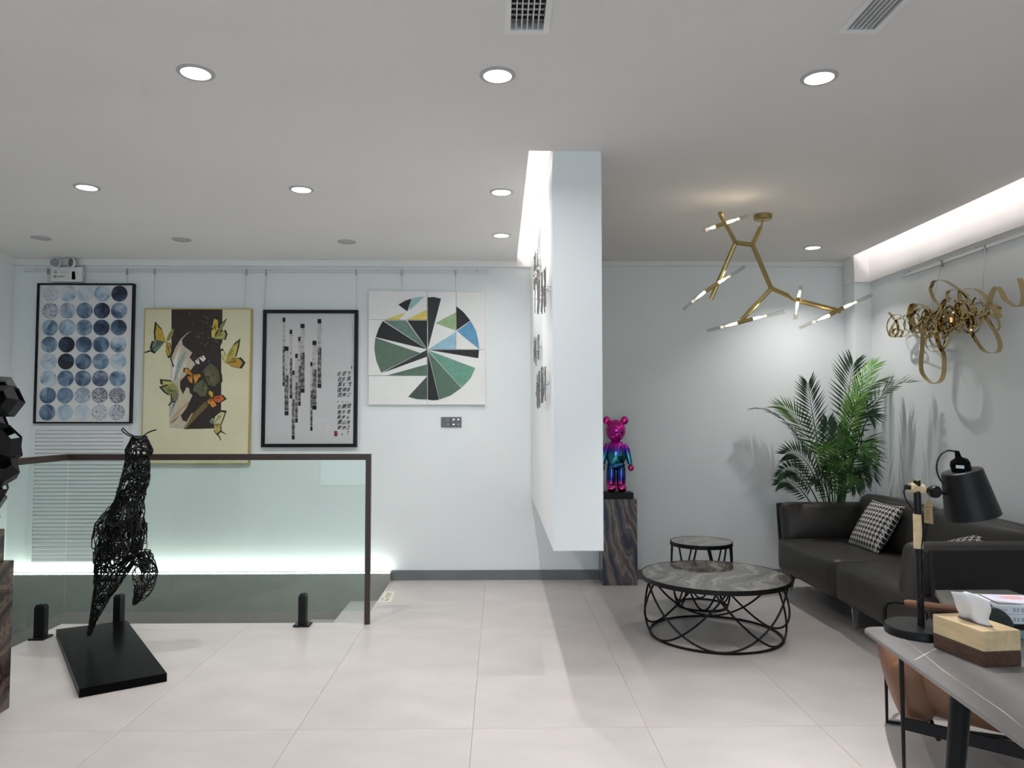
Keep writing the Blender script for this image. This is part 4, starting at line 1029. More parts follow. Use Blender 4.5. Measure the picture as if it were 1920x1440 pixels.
def pillow(name, c, w, h, d, M, label):
    n = 16; vs, fs = [], []
    for side in (1, -1):
        for i in range(n + 1):
            for j in range(n + 1):
                u, v = -1 + 2 * i / n, -1 + 2 * j / n
                e = (max(0, 1 - u * u) * max(0, 1 - v * v)) ** 0.45
                pin = 1 - 0.06 * ((1 - u * u) * v * v + (1 - v * v) * u * u)
                vs.append(Vector((u * w / 2 * (1 - 0.06 * (1 - v * v)), v * h / 2 * (1 - 0.06 * (1 - u * u)), side * (d / 2 * e + 0.003))))
    o2 = (n + 1) ** 2
    for i in range(n):
        for j in range(n):
            q = (i * (n + 1) + j, (i + 1) * (n + 1) + j, (i + 1) * (n + 1) + j + 1, i * (n + 1) + j + 1)
            fs.append(q); fs.append(tuple(a + o2 for a in q[::-1]))
    edge = [(i, 0) for i in range(n)] + [(n, j) for j in range(n)] + [(i, n) for i in range(n, 0, -1)] + [(0, j) for j in range(n, 0, -1)]
    for a, b in zip(edge, edge[1:] + edge[:1]):
        ia, ib = a[0] * (n + 1) + a[1], b[0] * (n + 1) + b[1]
        fs.append((ia, ib, ib + o2, ia + o2))
    o = MB().add(vs, fs).build(name, 'houndstooth', smooth=True, origin=(0, 0, 0), loc=c, rot=M.to_euler())
    return tag(o, label, 'cushion', 'houndstooth cushions on the sofa')
ey = Vector((0, -1, 0)); up = Vector((0.20, 0, 0.33)).normalized(); nn = ey.cross(up).normalized()
M = Matrix((ey, up, nn)).transposed()
pillow('throw_cushion', (2.80, 5.46, 0.615), 0.45, 0.40, 0.13, M, 'black and white houndstooth cushion leaning in full view on the sofa')
up = Vector((0.85, 0, 0.52)).normalized(); nn = ey.cross(up).normalized()
e2 = (Matrix.Rotation(R(42), 3, nn) @ ey); u2 = (Matrix.Rotation(R(42), 3, nn) @ up)
pillow('throw_cushion', (2.74, 4.44, 0.575), 0.40, 0.40, 0.12, Matrix((e2, u2, nn)).transposed(), 'houndstooth cushion mostly hidden behind the near sofa arm, only a corner showing')

# ================================================================== PALM
PB = Vector((2.86, 6.24, 0.30))
t = thing('potted_palm', (2.86, 6.26, 0), 'tall leafy green palm in the corner behind the sofa', 'plant')
pot = MB().lathe([(0, 0), (0.10, 0), (0.13, 0.28), (0.135, 0.30), (0.115, 0.30), (0.11, 0.26), (0, 0.26)], c=(2.86, 6.29, 0), n=28).build('pot', 'pot_grey', t, smooth=True)
MB().lathe([(0, 0), (0.108, 0), (0.108, 0.015), (0, 0.015)], c=(2.86, 6.29, 0.261), n=24).build('soil', 'soil', pot)
def bez(p0, p1, p2, u): return p0 * (1 - u) ** 2 + p1 * 2 * u * (1 - u) + p2 * u * u
def frond(tip_px, tip_y, mid_px, mid_y, start, leaf, m, side='face', n=27, wl=0.0082, droop=0.05, seed=0):
    rs = random.Random(seed)
    p0 = Vector((PB.x + rs.uniform(-.04, .04), PB.y + rs.uniform(-.05, .03), PB.z + 0.0)); p2 = atY(*tip_px, tip_y); pm = atY(*mid_px, mid_y)
    p1 = (pm - p0 * 0.25 - p2 * 0.25) * 2
    if side == 'edge': n = 22
    else: n = 21; leaf *= 1.34
    mb = MB()
    P = [bez(p0, p1, p2, i / 16) for i in range(17)]
    mb.tube(P, 0.004, 5, rr=[0.007 - 0.0055 * i / 16 for i in range(17)])
    vs, fs = [], []
    for i in range(n):
        u = start + (1 - start) * (i + 0.5) / n
        c = bez(p0, p1, p2, u); tg = (bez(p0, p1, p2, min(1, u + .01)) - bez(p0, p1, p2, u - .01)).normalized()
        vy = Vector((0, -1, 0))
        sv = tg.cross(vy).normalized() if side == 'face' else (vy + Vector((side[0], 0, side[1]))).normalized() if isinstance(side, tuple) else vy
        sv = (sv - tg * sv.dot(tg)).normalized(); nv = tg.cross(sv).normalized()
        f = (i + 0.5) / n
        ln = leaf * (0.55 + 0.45 * math.sin(min(1, f * 1.5 + 0.15) * math.pi / 2)) * (1 - 0.45 * f ** 3) * rs.uniform(0.92, 1.06)
        for sg in (-1, 1):
            an = R(60 - 34 * f + rs.uniform(-3, 3))
            d = (tg * math.cos(an) + sv * sg * math.sin(an) + nv * (rs.uniform(-0.06, 0.12) if side != 'edge' else rs.uniform(-0.3, 0.1))).normalized()
            d2 = (d + Vector((0, 0, -droop * (1 + f)))).normalized()
            wv = d.cross(nv).normalized() * wl
            a = c; b1 = c + d * ln * 0.40; tp = b1 + d2 * ln * 0.60
            k = len(vs)
            vs += [a, b1 + wv, tp, b1 - wv, b1 + nv * 0.003]
            fs += [(k, k + 1, k + 4), (k + 1, k + 2, k + 4), (k, k + 4, k + 3), (k + 4, k + 2, k + 3)]
    mb.add(vs, fs)
    mb.build('frond', m, t, smooth=False)
D, Mi, Br = 'palm_dark', 'palm_mid', 'palm_bright'
FR = [((1408, 766), 6.40, (1500, 825), 6.34, .40, .115, D, 'edge'), ((1460, 762), 6.33, (1522, 835), 6.28, .42, .16, Br, (0.5, 0.4)),
      ((1515, 720), 6.0, (1533, 830), 6.1, .42, .16, D, 'face'), ((1600, 683), 6.2, (1585, 790), 6.2, .50, .19, D, 'face'),
      ((1641, 684), 6.05, (1596, 790), 6.1, .45, .14, Br, (0.5, -0.3)), ((1652, 714), 5.85, (1590, 800), 6.0, .40, .17, Mi, (0.75, 0.5)),
      ((1709, 716), 5.50, (1622, 795), 5.85, .36, .17, D, 'edge'), ((1636, 782), 5.9, (1592, 815), 6.05, .50, .15, D, 'face'),
      ((1634, 862), 5.8, (1600, 845), 6.0, .40, .17, Mi, 'face'), ((1637, 895), 5.85, (1602, 862), 6.0, .45, .15, D, 'face'), ((1618, 848), 5.75, (1596, 868), 5.95, .40, .15, Mi, (0.6, 0.5)),
      ((1473, 852), 5.95, (1523, 885), 6.05, .38, .14, D, 'face'), ((1461, 891), 5.9, (1510, 900), 6.05, .40, .11, D, 'face'), ((1459, 908), 5.9, (1505, 922), 6.02, .42, .11, D, 'face'),
      ((1540, 838), 5.85, (1552, 880), 6.0, .40, .12, Br, (0.6, 0.6)), ((1552, 872), 5.8, (1566, 905), 5.95, .45, .12, Mi, 'face'), ((1570, 800), 6.15, (1566, 870), 6.2, .45, .13, Mi, 'face'), ((1605, 918), 5.85, (1585, 905), 6.0, .45, .12, D, 'face'),
      ((1583, 868), 5.72, (1574, 900), 5.9, .35, .13, Mi, (0.5, 0.5)), ((1600, 900), 5.7, (1584, 905), 5.9, .35, .14, Mi, 'face'), ((1528, 905), 5.78, (1548, 915), 5.95, .38, .11, D, 'face'), ((1622, 905), 5.72, (1594, 890), 5.9, .35, .14, D, (0.4, 0.5)), ((1590, 820), 5.85, (1578, 870), 5.98, .40, .14, Mi, (0.5, 0.3)), ((1610, 745), 5.9, (1586, 830), 6.0, .45, .14, Br, (0.6, 0.5)), ((1552, 790), 6.0, (1556, 870), 6.08, .45, .12, D, 'face')]
for i, f in enumerate(FR):
    frond(*f, seed=i)

# ================================================================== CHANDELIER
cc = atZ(1430, 403, ZC)
t = thing('chandelier', (cc.x, cc.y, ZC), 'brass branching chandelier with frosted glass tube lamps over the lounge', 'chandelier')
MB().lathe([(0, -0.036), (0.052, -0.036), (0.060, -0.030), (0.060, -0.0005), (0, -0.0005)], c=(cc.x, cc.y, ZC), n=36).build('ceiling_rose', 'brass', t, smooth=True)
Yc = cc.y
def pt(px, py, Y): return atY(px, py, Y)
K = {'hook': pt(1430, 421, Yc), 'top': pt(1427, 426, Yc), 'j1': pt(1411, 459, Yc), 'j2': pt(1379, 455, Yc - .03), 'a': pt(1350, 400, Yc - 0.45), 'b': pt(1333, 561, Yc + 0.05), 'j3': pt(1446, 541, Yc - 0.05), 'd': pt(1390, 600, Yc + 0.05), 'e0': pt(1478, 555, Yc - 0.10), 'e1': pt(1490, 562, Yc - 0.12), 'e2': pt(1577, 584, Yc - 0.25)}
rod('hook', (cc.x, Yc, ZC - 0.034), K['top'], 0.005, 'brass', t)
def arm(a, b): rod('arm', K[a], K[b], 0.0155, 'brass', t, n=8)
for a, b in (('top', 'j1'), ('j1', 'j2'), ('j2', 'a'), ('j2', 'b'), ('j1', 'j3'), ('j3', 'd'), ('j3', 'e0'), ('e1', 'e2')): arm(a, b)
for j in ('j1', 'j2', 'j3'):
    MB().lathe([(0, -0.018), (0.013, -0.013), (0.0185, 0), (0.013, 0.013), (0, 0.018)], c=K[j], n=16).build('joint', 'brass', t, smooth=True)
MB().tube([K['e0'], K['e0'].lerp(K['e1'], .5) + Vector((0, -0.03, -0.02)), K['e1']], 0.010, 8).build('swivel', 'brass', t, smooth=True)
def tube_lamp(h0, h1, e0, e1, Y, dy=0.0):
    """a brass holder with a glass tube and a glowing core at each end"""
    a, b = pt(*h0, Y - 0.03 - dy), pt(*h1, Y - 0.03 + dy)
    h = rod('lamp_holder', a, b, 0.013, 'brass', t)
    for s0, e, sg in ((a, e0, -1), (b, e1, 1)):
        q = pt(*e, Y - 0.03 + sg * dy * 4)
        d = (q - s0); g_ = MB().lathe([(0.0110, 0), (0.0120, 0.002), (0.0120, d.length), (0.0105, d.length), (0.0105, 0.002)], c=s0, n=16, M=align(s0, q)).build('glass_tube', 'lamp_glass', h, smooth=True)
        pl_ = bpy.data.lights.new('tube_light', 'POINT'); pl_.energy = 0.30; pl_.color = (1.0, 0.85, 0.62); pl_.shadow_soft_size = 0.02
        plo = bpy.data.objects.new('tube_light', pl_); COL.objects.link(plo); plo.parent = h; plo.location = s0 + d.normalized() * min(0.10, d.length * 0.6) - WL[h]
        L_ = min(0.085, d.length * 0.55)
        MB().lathe([(0, 0.0), (0.0098, 0.0), (0.0096, L_ * 0.5), (0.004, L_), (0, L_ * 1.02)], c=s0 + d.normalized() * 0.001, n=12, M=align(s0, q)).build('glowing_core', 'bulb_emit', h, smooth=True)
ya = Yc - 0.38
tube_lamp((1341, 425), (1361, 418), (1320, 432), (1404, 404), ya)
tube_lamp((1322, 547), (1346, 531), (1281, 580), (1397, 500), Yc + 0.04)
tube_lamp((1382, 606), (1411, 598), (1326, 620), (1471, 584), Yc + 0.04)
tube_lamp((1495.5, 566), (1497, 558), (1491, 599), (1502, 536), Yc - 0.13)
tube_lamp((1555, 591), (1581, 577), (1499, 615), (1635, 553), Yc - 0.24)

# ================================================================== GOLD RIBBON SCULPTURE ON THE SOFA WALL
XW = XR - 0.14
cr_ = atX(1780, 600, XW)
zrr = atX(1800, 477, XR - 0.02).z
t = thing('picture_rail', (XR - 0.012, 5.0, zrr), 'thin white picture rail on the sofa wall above the gold ribbon sculpture', 'picture rail')
ye = atX(1690, 517, XR - 0.02).y
MB().prism([(XR, ye, zrr + 0.025), (XR - 0.006, ye, zrr + 0.025), (XR - 0.006, ye, zrr - 0.002), (XR - 0.022, ye, zrr - 0.002), (XR - 0.022, ye, zrr - 0.02), (XR, ye, zrr - 0.02)], (0, 1.0 - ye, 0)).build('rail', 'rail_white', t)
for px in (1704, 1762, 1830):
    y = atX(px, 500, XR - 0.01).y
    rod('screw', (XR - 0.009, y, zrr + 0.012), (XR - 0.006, y, zrr + 0.012), 0.006, 'steel_grey', t)
t = thing('ribbon_sculpture', (XR, cr_.y, cr_.z - 0.3), 'tangled polished gold metal ribbon sculpture hanging on the sofa wall', 'sculpture')
def ribbon(P, w, wdir=(1, 0, 0), th=0.0016, closed=False, name='ribbon', tw=0.0):
    P = [Vector(p) for p in P]; k = len(P); vs, fs = [], []
    for i in range(k):
        a = P[(i - 1) % k] if (closed or i) else P[i]; b = P[(i + 1) % k] if (closed or i < k - 1) else P[i]
        tg = (b - a).normalized(); W_ = Matrix.Rotation(tw * math.sin(2 * math.pi * i / k), 3, tg) @ Vector(wdir)
        W_ = (W_ - tg * W_.dot(tg)).normalized(); n_ = tg.cross(W_).normalized() * th
        h = W_ * w / 2
        vs += [P[i] - h - n_, P[i] + h - n_, P[i] + h + n_, P[i] - h + n_]
    for i in range(k if closed else k - 1):
        for j in range(4):
            n2 = (i + 1) % k
            fs.append((i * 4 + j, i * 4 + (j + 1) % 4, n2 * 4 + (j + 1) % 4, n2 * 4 + j))
    if not closed: fs += [(3, 2, 1, 0), tuple((k - 1) * 4 + j for j in range(4))]
    return MB().add(vs, fs).build(name, 'gold_mirror', t, smooth=True)
def smooth(pts, n=10):
    out = []; k = len(pts)
    for i in range(k - 1):
        p0, p1, p2, p3 = pts[max(0, i - 1)], pts[i], pts[i + 1], pts[min(k - 1, i + 2)]
        for q in range(n):
            u = q / n
            out.append(0.5 * ((2 * p1) + (p2 - p0) * u + (2 * p0 - 5 * p1 + 4 * p2 - p3) * u * u + (3 * p1 - p0 - 3 * p2 + p3) * u ** 3))
    out.append(pts[-1]); return out
def rp(pts, x=XW): return [atX(a, b, x + (c[0] if c else 0)) for (a, b, *c) in pts]
def path(pts, w, x=XW, **kw): ribbon(smooth(rp(pts, x)), w, **kw)
path([(1745, 585), (1733, 610), (1729, 650), (1727, 690), (1735, 708), (1750, 719), (1764, 714), (1770, 695), (1769, 665), (1760, 645), (1752, 615)], 0.034)
path([(1800, 545), (1800, 568), (1812, 600), (1825, 630), (1842, 655), (1858, 662), (1872, 659), (1875, 645), (1868, 625), (1855, 605), (1848, 590)], 0.030)
path([(1748, 535), (1745, 543), (1752, 562), (1768, 580), (1782, 600), (1792, 615)], 0.026)
path([(1747, 537), (1752, 527), (1770, 526), (1790, 537), (1806, 549), (1822, 570), (1835, 590)], 0.028)
path([(1778, 566), (1776, 550), (1784, 544), (1800, 543), (1815, 554)], 0.024)
path([(1810, 542), (1826, 541), (1842, 550), (1858, 570), (1868, 582), (1874, 592), (1870, 596), (1852, 586)], 0.034)
path([(1853, 578), (1858, 555), (1868, 538), (1876, 544), (1884, 560), (1896, 570), (1906, 575), (1916, 572), (1920, 556), (1917, 538), (1912, 522)], 0.036)
path([(1832, 580), (1850, 590), (1868, 588), (1874, 578), (1862, 570), (1845, 575)], 0.03, x=XW - 0.04)
path([(1704, 596), (1708, 575), (1716, 569), (1728, 572), (1742, 580), (1752, 592)], 0.040)
path([(1706, 584), (1709, 605), (1714, 624), (1720, 622)], 0.040)
path([(1667, 586), (1676, 598), (1682, 606), (1684, 622), (1676, 632), (1668, 628), (1670, 618), (1682, 600), (1700, 590)], 0.022)
rs = random.Random(21)
def loop(px, py, rx, ry, rot, w, x=XW, tilt=0.0):
    P = []
    for q in range(28):
        a = 2 * math.pi * q / 28
        u, v = rx * math.cos(a), ry * math.sin(a)
        P.append(atX(px + u * math.cos(rot) - v * math.sin(rot), py + u * math.sin(rot) + v * math.cos(rot), x + tilt * math.cos(a)))
    ribbon(P, w, closed=True, name='ribbon_loop', tw=rs.uniform(0, 0.6))
loop(1680, 611, 17, 22, 0.2, 0.008, tilt=0.04); loop(1690, 615, 16, 17, 0, 0.007, tilt=-0.05); loop(1683, 624, 9, 8, 0, 0.018)
for q in range(34):
    f = rs.random()
    px = 1712 + 150 * f; py = 606 - 18 * f + rs.uniform(-14, 12)
    loop(px, py, rs.uniform(8, 20), rs.uniform(11, 26) * (1.2 if f < .5 else .9), rs.uniform(-0.7, 0.7), rs.choice((0.007, 0.009, 0.016, 0.024)), x=XW + rs.uniform(-0.07, 0.07), tilt=rs.uniform(-0.05, 0.05))
loop(1753, 640, 17, 20, 0.3, 0.010); loop(1757, 630, 15, 22, -0.2, 0.009); loop(1768, 632, 12, 22, 0.2, 0.016)
for (pa, pb, zt) in (((1766, 486), (1747, 576), None), ((1847, 460), (1842, 548), None)):
    a, b = atX(*pa, XR - 0.024), atX(*pb, XW)
    a.z = zrr - 0.012
    w_ = rod('hanging_wire', b, a, 0.0014, 'steel_grey', t, n=6)
    B(a.x - 0.006, a.x + 0.006, a.y - 0.006, a.y + 0.006, a.z - 0.035, a.z + 0.012).build('hook', 'steel_grey', w_)
# ================================================================== DESK
ZD = 0.75
A_ = atZ(1622, 1176, ZD); Bp = atZ(1920, 1386, ZD)
dirv = Vector((Bp.x - A_.x, Bp.y - A_.y, 0)).normalized()     # along the long side, towards the photographer
side = Vector((-dirv.y, dirv.x, 0))                           # to the sofa side
if side.x < 0: side = -side
c0 = Vector((A_.x, A_.y, 0)) + Vector((-0.012, 0.012, 0))
LD, WD = 1.45, 0.75
def dk(u, v, z): return c0 + dirv * u + side * v + Vector((0, 0, z))
t = thing('desk', dk(LD / 2, WD / 2, 0), 'desk with a thin grey veined stone top and splayed black legs', 'desk')
rr_ = 0.05; out = []
for (u, v, a0) in ((rr_, rr_, 180), (LD - rr_, rr_, 270), (LD - rr_, WD - rr_, 0), (rr_, WD - rr_, 90)):
    for q in range(9):
        a = R(a0 + 90 * q / 8); out.append((u + rr_ * math.cos(a) if a0 in (270, 0) or True else 0, v + rr_ * math.sin(a)))
top = MB().prism([dk(u, v, ZD - 0.012) for u, v in out], (0, 0, 0.012)).build('stone_top', 'desk_stone', t, bevel=0.002)
MB().prism([dk(0.04 + (LD - .08) * u / LD, 0.04 + (WD - .08) * v / WD, ZD - 0.030) for u, v in out], (0, 0, 0.0178)).build('under_frame', 'black_metal', t)
mat('vein_white', (0.60, 0.59, 0.58), 0.4)
def vein(pts, w):
    P = [atZ(x, y, ZD + 0.0002) for x, y in pts]; vs, fs = [], []
    for i, p in enumerate(P):
        tg = (P[min(i + 1, len(P) - 1)] - P[max(0, i - 1)]).normalized(); n_ = Vector((-tg.y, tg.x, 0)) * w / 2 * (0.7 + 0.5 * math.sin(i * 2.1))
        vs += [p - n_, p + n_]
    for i in range(len(P) - 1): fs.append((2 * i, 2 * i + 1, 2 * i + 3, 2 * i + 2))
    MB().add(vs, fs).build('vein', 'vein_white', top)
vein([(1657, 1169), (1680, 1187), (1710, 1210), (1737, 1231), (1770, 1258), (1800, 1278), (1840, 1306), (1880, 1333), (1918, 1364)], 0.0035)
vein([(1714, 1238), (1732, 1228), (1745, 1221), (1756, 1216)], 0.005)
for (u, v, du, dv) in ((0.42, 0.10, -0.02, -0.06), (0.42, WD - 0.10, -0.02, 0.06), (LD - 0.25, 0.10, 0.02, -0.06), (LD - 0.25, WD - 0.10, 0.02, 0.06)):
    rod('leg', dk(u + du, v + dv, 0), dk(u, v, ZD - 0.03), 0.016, 'black_metal', t, n=20, r2=0.027)

# ================================================================== DESK LAMP
lb = atZ(1726, 1172, ZD + 0.025); YLp = lb.y
t = thing('desk_lamp', (lb.x, lb.y, ZD), 'black desk lamp with a cone shade and pale wood joints on the stone desk', 'lamp')
rb_ = lb.x - atY(1665, 1178, YLp).x
MB().lathe([(0, 0.0003), (rb_, 0.0003), (rb_, 0.021), (rb_ - 0.003, 0.025), (0, 0.025)], c=(lb.x, lb.y, ZD), n=56).build('base', 'black_soft', t, smooth=True)
pb_, pt_ = Vector((atY(1727, 1165, YLp).x, YLp, ZD + 0.024)), atY(1719, 901, YLp)
pole = rod('pole', pb_, pt_, 0.0105, 'black_soft', t, n=20)
rod('pole_cap', pt_, pt_ + Vector((0, 0, 0.003)), 0.0108, 'brass', pole, n=20)
rod('wood_grip', atY(1722, 1028, YLp), atY(1720.5, 964, YLp), 0.0135, 'wood_light', t, n=20)
a, b = atY(1706, 914, YLp), atY(1732, 918, YLp)
d = (b - a); L_ = d.length
MB().lathe([(0, 0), (0.015, 0), (0.0165, L_ * .12), (0.0125, L_ * .5), (0.0165, L_ * .88), (0.015, L_), (0, L_)], c=a, n=20, M=align(a, b)).build('wood_clamp', 'wood_light', t, smooth=True)
rod('clamp_knob', atY(1697, 913, YLp), a, 0.0075, 'black_soft', t)
rod('joint_arm', b, atY(1752, 921, YLp), 0.007, 'black_soft', t)
c = atY(1752, 922, YLp)
kn = MB().lathe([(0, -0.014), (0.016, -0.014), (0.0195, -0.008), (0.0195, 0.008), (0.016, 0.014), (0, 0.014)], c=c, n=16, M=Matrix.Rotation(R(90), 3, 'X')).build('pivot_knob', 'black_soft', t, smooth=True)
rod('shade_arm', c, atY(1774, 925, YLp), 0.006, 'black_soft', t)
s0, s1 = atY(1803, 882, YLp), atY(1824.5, 968, YLp)
ax = (s1 - s0); Ls = ax.length; rt_ = 35 * YLp / F; rbm = 47.5 * YLp / F
sh = MB().lathe([(0, 0), (rt_ * .95, 0), (rt_, 0.002), (rbm, Ls), (rbm - 0.002, Ls), (rt_ - 0.002, 0.004), (0, 0.004)], c=s0, n=48, M=align(s0, s1)).build('shade', 'black_soft', t, smooth=True)
n_ = ax.normalized()
MB().lathe([(0, 0.0), (0.028, 0.0), (0.029, 0.022), (0.024, 0.034), (0.012, 0.040), (0.009, 0.044), (0.0065, 0.062), (0, 0.064)], c=s0, n=28, M=align(s0, s0 - ax)).build('socket_cap', 'black_gloss', sh, smooth=True)
lbl = [atY(1793, 872, YLp - 0.031), atY(1808, 873, YLp - 0.031), atY(1808, 879, YLp - 0.031), atY(1793, 878, YLp - 0.031)]
MB().prism(lbl, (0, 0.002, 0)).build('maker_label', 'chrome', sh)
cp = [s0 - n_ * 0.062] + [atY(x, y, YLp + dy) for x, y, dy in ((1788, 846, 0), (1776, 845, .005), (1764, 853, .01), (1757, 868, .01), (1757, 884, .005), (1763, 899, 0), (1770, 908, 0))]
MB().tube(smooth([Vector(p) for p in cp], 6), 0.0028, 6).build('cord', 'black_soft', t, smooth=True)
cp = [atY(x, y, YLp - 0.012) for x, y in ((1697, 914), (1695, 922), (1698, 934), (1706, 948), (1714, 958))]
MB().tube(smooth(cp, 6), 0.0024, 6).build('cord', 'black_soft', t, smooth=True)
cp = [atY(x, y, YLp - 0.013) for x, y in ((1729, 964), (1731, 1000), (1728, 1030), (1735, 1040), (1732, 1060), (1734, 1090), (1733, 1110), (1722, 1128), (1727, 1142), (1738, 1150), (1737, 1163))]
MB().tube(smooth(cp, 6), 0.0024, 6).build('cord', 'black_soft', t, smooth=True)
tg_ = [atY(x, y, YLp + 0.005) for x, y in ((1733, 945), (1741, 935), (1748, 942), (1750, 983), (1733, 980))]
tgo = MB().prism(tg_, (0, 0.0008, 0)).build('paper_tag', 'kraft', t)
for (y0_, w_) in ((950, 9), (957, 6), (962, 7), (967, 5), (972, 7)):
    MB().prism([atY(1736, y0_, YLp + 0.0045), atY(1736 + w_, y0_ + .6, YLp + 0.0045), atY(1736 + w_, y0_ + 1.6, YLp + 0.0045), atY(1736, y0_ + 1.0, YLp + 0.0045)], (0, 0.0003, 0)).build('printed_line', 'wood_dark', tgo)
MB().tube([atY(1741, 936, YLp), atY(1743, 926, YLp - 0.01), atY(1738, 917, YLp)], 0.0008, 4).build('tag_string', 'kraft', tgo)

# ================================================================== TISSUE BOX
f_, l_, r_ = atZ(1845, 1252, ZD), atZ(1750, 1213, ZD), atZ(1916, 1249, ZD)
e1 = Vector((l_.x - f_.x, l_.y - f_.y, 0)); e2 = Vector((r_.x - f_.x, r_.y - f_.y, 0))
hT = atY(1845, 1184, f_.y).z - ZD; hm = atY(1845, 1223, f_.y).z - ZD
def tb(u, v, z): return Vector((f_.x, f_.y, ZD)) + e1 * u + e2 * v + Vector((0, 0, z))
t = thing('tissue_box', tb(.5, .5, 0), 'two-tone wooden tissue box with a tissue sticking out on the desk', 'tissue box')
MB().prism([tb(0, 0, 0.0003), tb(1, 0, 0.0003), tb(1, 1, 0.0003), tb(0, 1, 0.0003)], (0, 0, hm - 0.0003)).build('lower_box', 'wood_dark', t, bevel=0.0025)
MB().prism([tb(0, 0, hm + .0002), tb(1, 0, hm + .0002), tb(1, 1, hm + .0002), tb(0, 1, hm + .0002)], (0, 0, hT - hm)).build('upper_box', 'wood_light', t, bevel=0.0025)
MB().lathe([(0, 0), (1, 0), (1, 1), (0, 1)], c=tb(.5, .5, hT), n=28, M=Matrix(((e1.x * .33, e2.x * .17, 0), (e1.y * .33, e2.y * .17, 0), (0, 0, 0.0006)))).build('slot', 'wood_dark', t)
vs, fs = [], []; nU, nV = 14, 10
for i in range(nU + 1):
    for j in range(nV + 1):
        u, v = i / nU, j / nV
        base = tb(0.74 - 0.52 * u, 0.5 + 0.06 * math.sin(u * 7), hT - 0.004)
        tipL, tipM, tipR = atY(1783, 1109, base.y - .01), atY(1815, 1104, base.y), atY(1850, 1126, base.y)
        topp = (tipL * (1 - u) ** 2 + tipM * 2 * u * (1 - u) + tipR * u * u)
        p = base.lerp(topp, v); p.y += 0.012 * math.sin(u * 9 + v * 3) * v + 0.006 * math.sin(v * 6)
        vs.append(p)
for i in range(nU):
    for j in range(nV):
        a = i * (nV + 1) + j; fs.append((a, a + nV + 1, a + nV + 2, a + 1))
ts = MB().add(vs, fs).build('tissue', 'tissue', t, smooth=True)
md = ts.modifiers.new('sheet', 'SOLIDIFY'); md.thickness = 0.0006

# ================================================================== BOOKS AND GADGET
fy = 2.24
p = atY(1863, 1134, fy); ztop = p.z
bx0_, by0_ = p.x, fy
ang = R(-8)
def bk(x, y, z): return Vector((bx0_ + x * math.cos(ang) - y * math.sin(ang), by0_ + x * math.sin(ang) + y * math.cos(ang), z))
hh = [(ZD + 0.0003, ZD + 0.026, 'teal_card', 'teal box at the bottom of the pile beside the tissue box', 0.0),
      (ZD + 0.0265, ZD + 0.044, 'black_soft', 'thin black case in the pile beside the tissue box', 0.004),
      (ZD + 0.0445, ZD + 0.044 + (ztop - ZD - 0.044) * 0.5, 'paper_white', 'white box second from the top of the pile beside the tissue box', 0.0),
      (ZD + 0.0445 + (ztop - ZD - 0.044) * 0.5, ztop, 'paper_white', 'white box with purple printed lid on top of the pile beside the tissue box', 0.0)]
for i, (za, zb_, m_, lab, ins) in enumerate(hh):
    q = [bk(ins, ins, za), bk(0.26, ins, za), bk(0.26, 0.145, za), bk(ins, 0.145, za)]
    o = MB().prism(q, (0, 0, zb_ - za)).build('flat_box', m_, bevel=0.002)
    tag(o, lab, 'box', 'pile of flat boxes on the desk')
    if i >= 2:
        zm = (za + zb_) / 2
        for (xa, xb, h) in ((0.018, 0.038, .0015), (0.055, 0.062, .006), (0.066, 0.072, .006), (0.078, 0.086, .006)):
            MB().prism([bk(xa, ins - .0008, zm - h), bk(xb, ins - .0008, zm - h), bk(xb, ins - .0008, zm + h), bk(xa, ins - .0008, zm + h)], (0, 0.0006, 0)).build('printed_mark', 'print_grey', o)
    if i == 3:
        MB().prism([bk(0.018, 0.012, zb_ + .0002), bk(0.25, 0.012, zb_ + .0002), bk(0.25, 0.135, zb_ + .0002), bk(0.018, 0.135, zb_ + .0002)], (0, 0, .0006)).build('lid_border', 'gadget_dark', o)
        MB().prism([bk(0.023, 0.018, zb_ + .0009), bk(0.245, 0.018, zb_ + .0009), bk(0.245, 0.13, zb_ + .0009), bk(0.023, 0.13, zb_ + .0009)], (0, 0, .0006)).build('printed_lid', 'print_purple', o)
        MB().prism([bk(0.10 + 0.035 * math.cos(a_), 0.095 + 0.022 * math.sin(a_), zb_ + .0017) for a_ in [2 * math.pi * q / 24 for q in range(24)]], (0, 0, .0004)).build('printed_oval', 'print_pink', o)
gp = [atY(x, y, 2.185) for x, y in ((1840, 1190), (1843, 1140), (1850, 1130), (1861, 1133), (1862, 1140), (1875, 1142), (1886, 1148), (1896, 1158), (1902, 1168), (1905, 1180), (1906, 1192))]
zlow = ZD + 0.0003
gp[0].z = zlow; gp[-1].z = zlow
o = MB().prism(gp, (0, 0.035, 0)).build('desk_gadget', 'gadget_dark', bevel=0.006, seg=3)
tag(o, 'dark rounded desk gadget between the tissue box and the pile of white boxes', 'gadget')

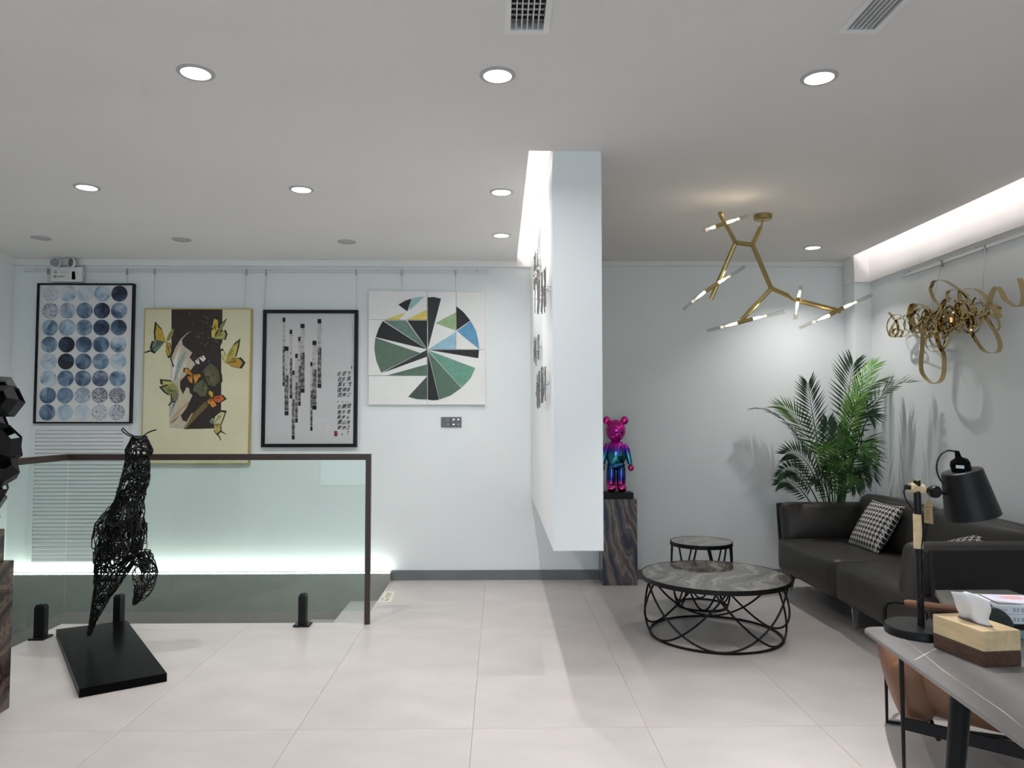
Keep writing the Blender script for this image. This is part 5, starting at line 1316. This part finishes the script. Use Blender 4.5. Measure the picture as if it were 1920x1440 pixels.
# ================================================================== LEATHER ARMCHAIR
fwd = Vector((-0.925, 0.38, 0)); sd = Vector((0.38, 0.925, 0))
co = Vector((1.69, 3.17, 0))
def ch(x, y, z): return co - fwd * x + sd * y + Vector((0, 0, z))   # x: backwards from the front, y: across
t = thing('armchair', ch(0.33, 0, 0), 'tan leather lounge armchair with a black metal frame beside the desk', 'armchair')
for y in (-0.30, 0.30):
    P = [ch(0.0, y, 0.011), ch(0.0, y, 0.53), ch(0.012, y, 0.556), ch(0.04, y, 0.565), ch(0.60, y, 0.535), ch(0.66, y, 0.52), ch(0.66, y, 0.011)]
    sf = MB().tube(P, 0.010, 8, closed=True).build('side_frame', 'black_metal', t, smooth=True)
    MB().puff(ch(0.33, y, 0.552), (0.50, 0.035, 0.032), 0.014, n=8, M=Matrix((-fwd, sd, Vector((0, 0, 1)))).transposed() @ Matrix.Rotation(R(3), 3, 'Y')).build('armrest', 'leather_tan', sf, smooth=True)
for x, z in ((0.12, 0.19), (0.58, 0.17)):
    B_ = MB().tube([ch(x, -0.30, z), ch(x, 0.30, z)], 0.010, 8); B_.build('cross_bar', 'black_metal', t, smooth=True)
MB().prism([ch(0.0, -0.31, 0.21), ch(0.64, -0.31, 0.13), ch(0.64, -0.31, 0.185), ch(0.0, -0.31, 0.255)], sd * 0.012).build('side_rail', 'black_metal', t)
CM = Matrix((-fwd, sd, Vector((0, 0, 1)))).transposed()
MB().puff(ch(0.33, 0.0, 0.335), (0.60, 0.53, 0.24), 0.09, (0.02, 0.0, 0.02), 12, M=CM @ Matrix.Rotation(R(7), 3, 'Y')).build('seat', 'leather_tan', t, smooth=True)
MB().puff(ch(0.04, 0.0, 0.34), (0.13, 0.55, 0.27), 0.06, (0.015, 0.0, 0.0), 10, M=CM @ Matrix.Rotation(R(-14), 3, 'Y')).build('front_roll', 'leather_tan', t, smooth=True)
MB().puff(ch(0.65, 0.0, 0.56), (0.13, 0.53, 0.46), 0.055, (0.02, 0.0, 0.0), 10, M=CM @ Matrix.Rotation(R(14), 3, 'Y')).build('backrest', 'leather_tan', t, smooth=True)

# ================================================================== GREY SIDE TABLE
a, b = atZ(1753, 1106, 0.53), atZ(1772, 1135, 0.53); c_ = atZ(1892, 1106, 0.53)
t = thing('side_table', ((a.x + c_.x) / 2, a.y - .12, 0), 'grey stone side table between the armchair and the sofa', 'side table')
q = [b, a, Vector((c_.x, a.y, 0.53)), Vector((c_.x, b.y, 0.53))]
MB().prism(q, (0, 0, -0.03)).build('top', 'table_side_stone', t, bevel=0.003)
cx_ = (a.x + c_.x) / 2; cy_ = (a.y + b.y) / 2
MB().lathe([(0, 0), (0.14, 0), (0.14, 0.012), (0.03, 0.02), (0.025, 0.499), (0, 0.499)], c=(cx_, cy_, 0), n=24).build('pedestal_leg', 'black_metal', t, smooth=True)

# thin white curved line on the floor in front of the sofa
pts = [atZ(x, y, 0.004) for x, y in ((1474, 1101), (1486, 1104), (1498, 1102), (1508, 1106), (1519, 1104), (1527, 1108))]
o = MB().tube(smooth(pts, 5), 0.0025, 6).build('cable', 'line_white', smooth=True)
tag(o, 'thin white line lying on the floor in front of the sofa', 'cable')
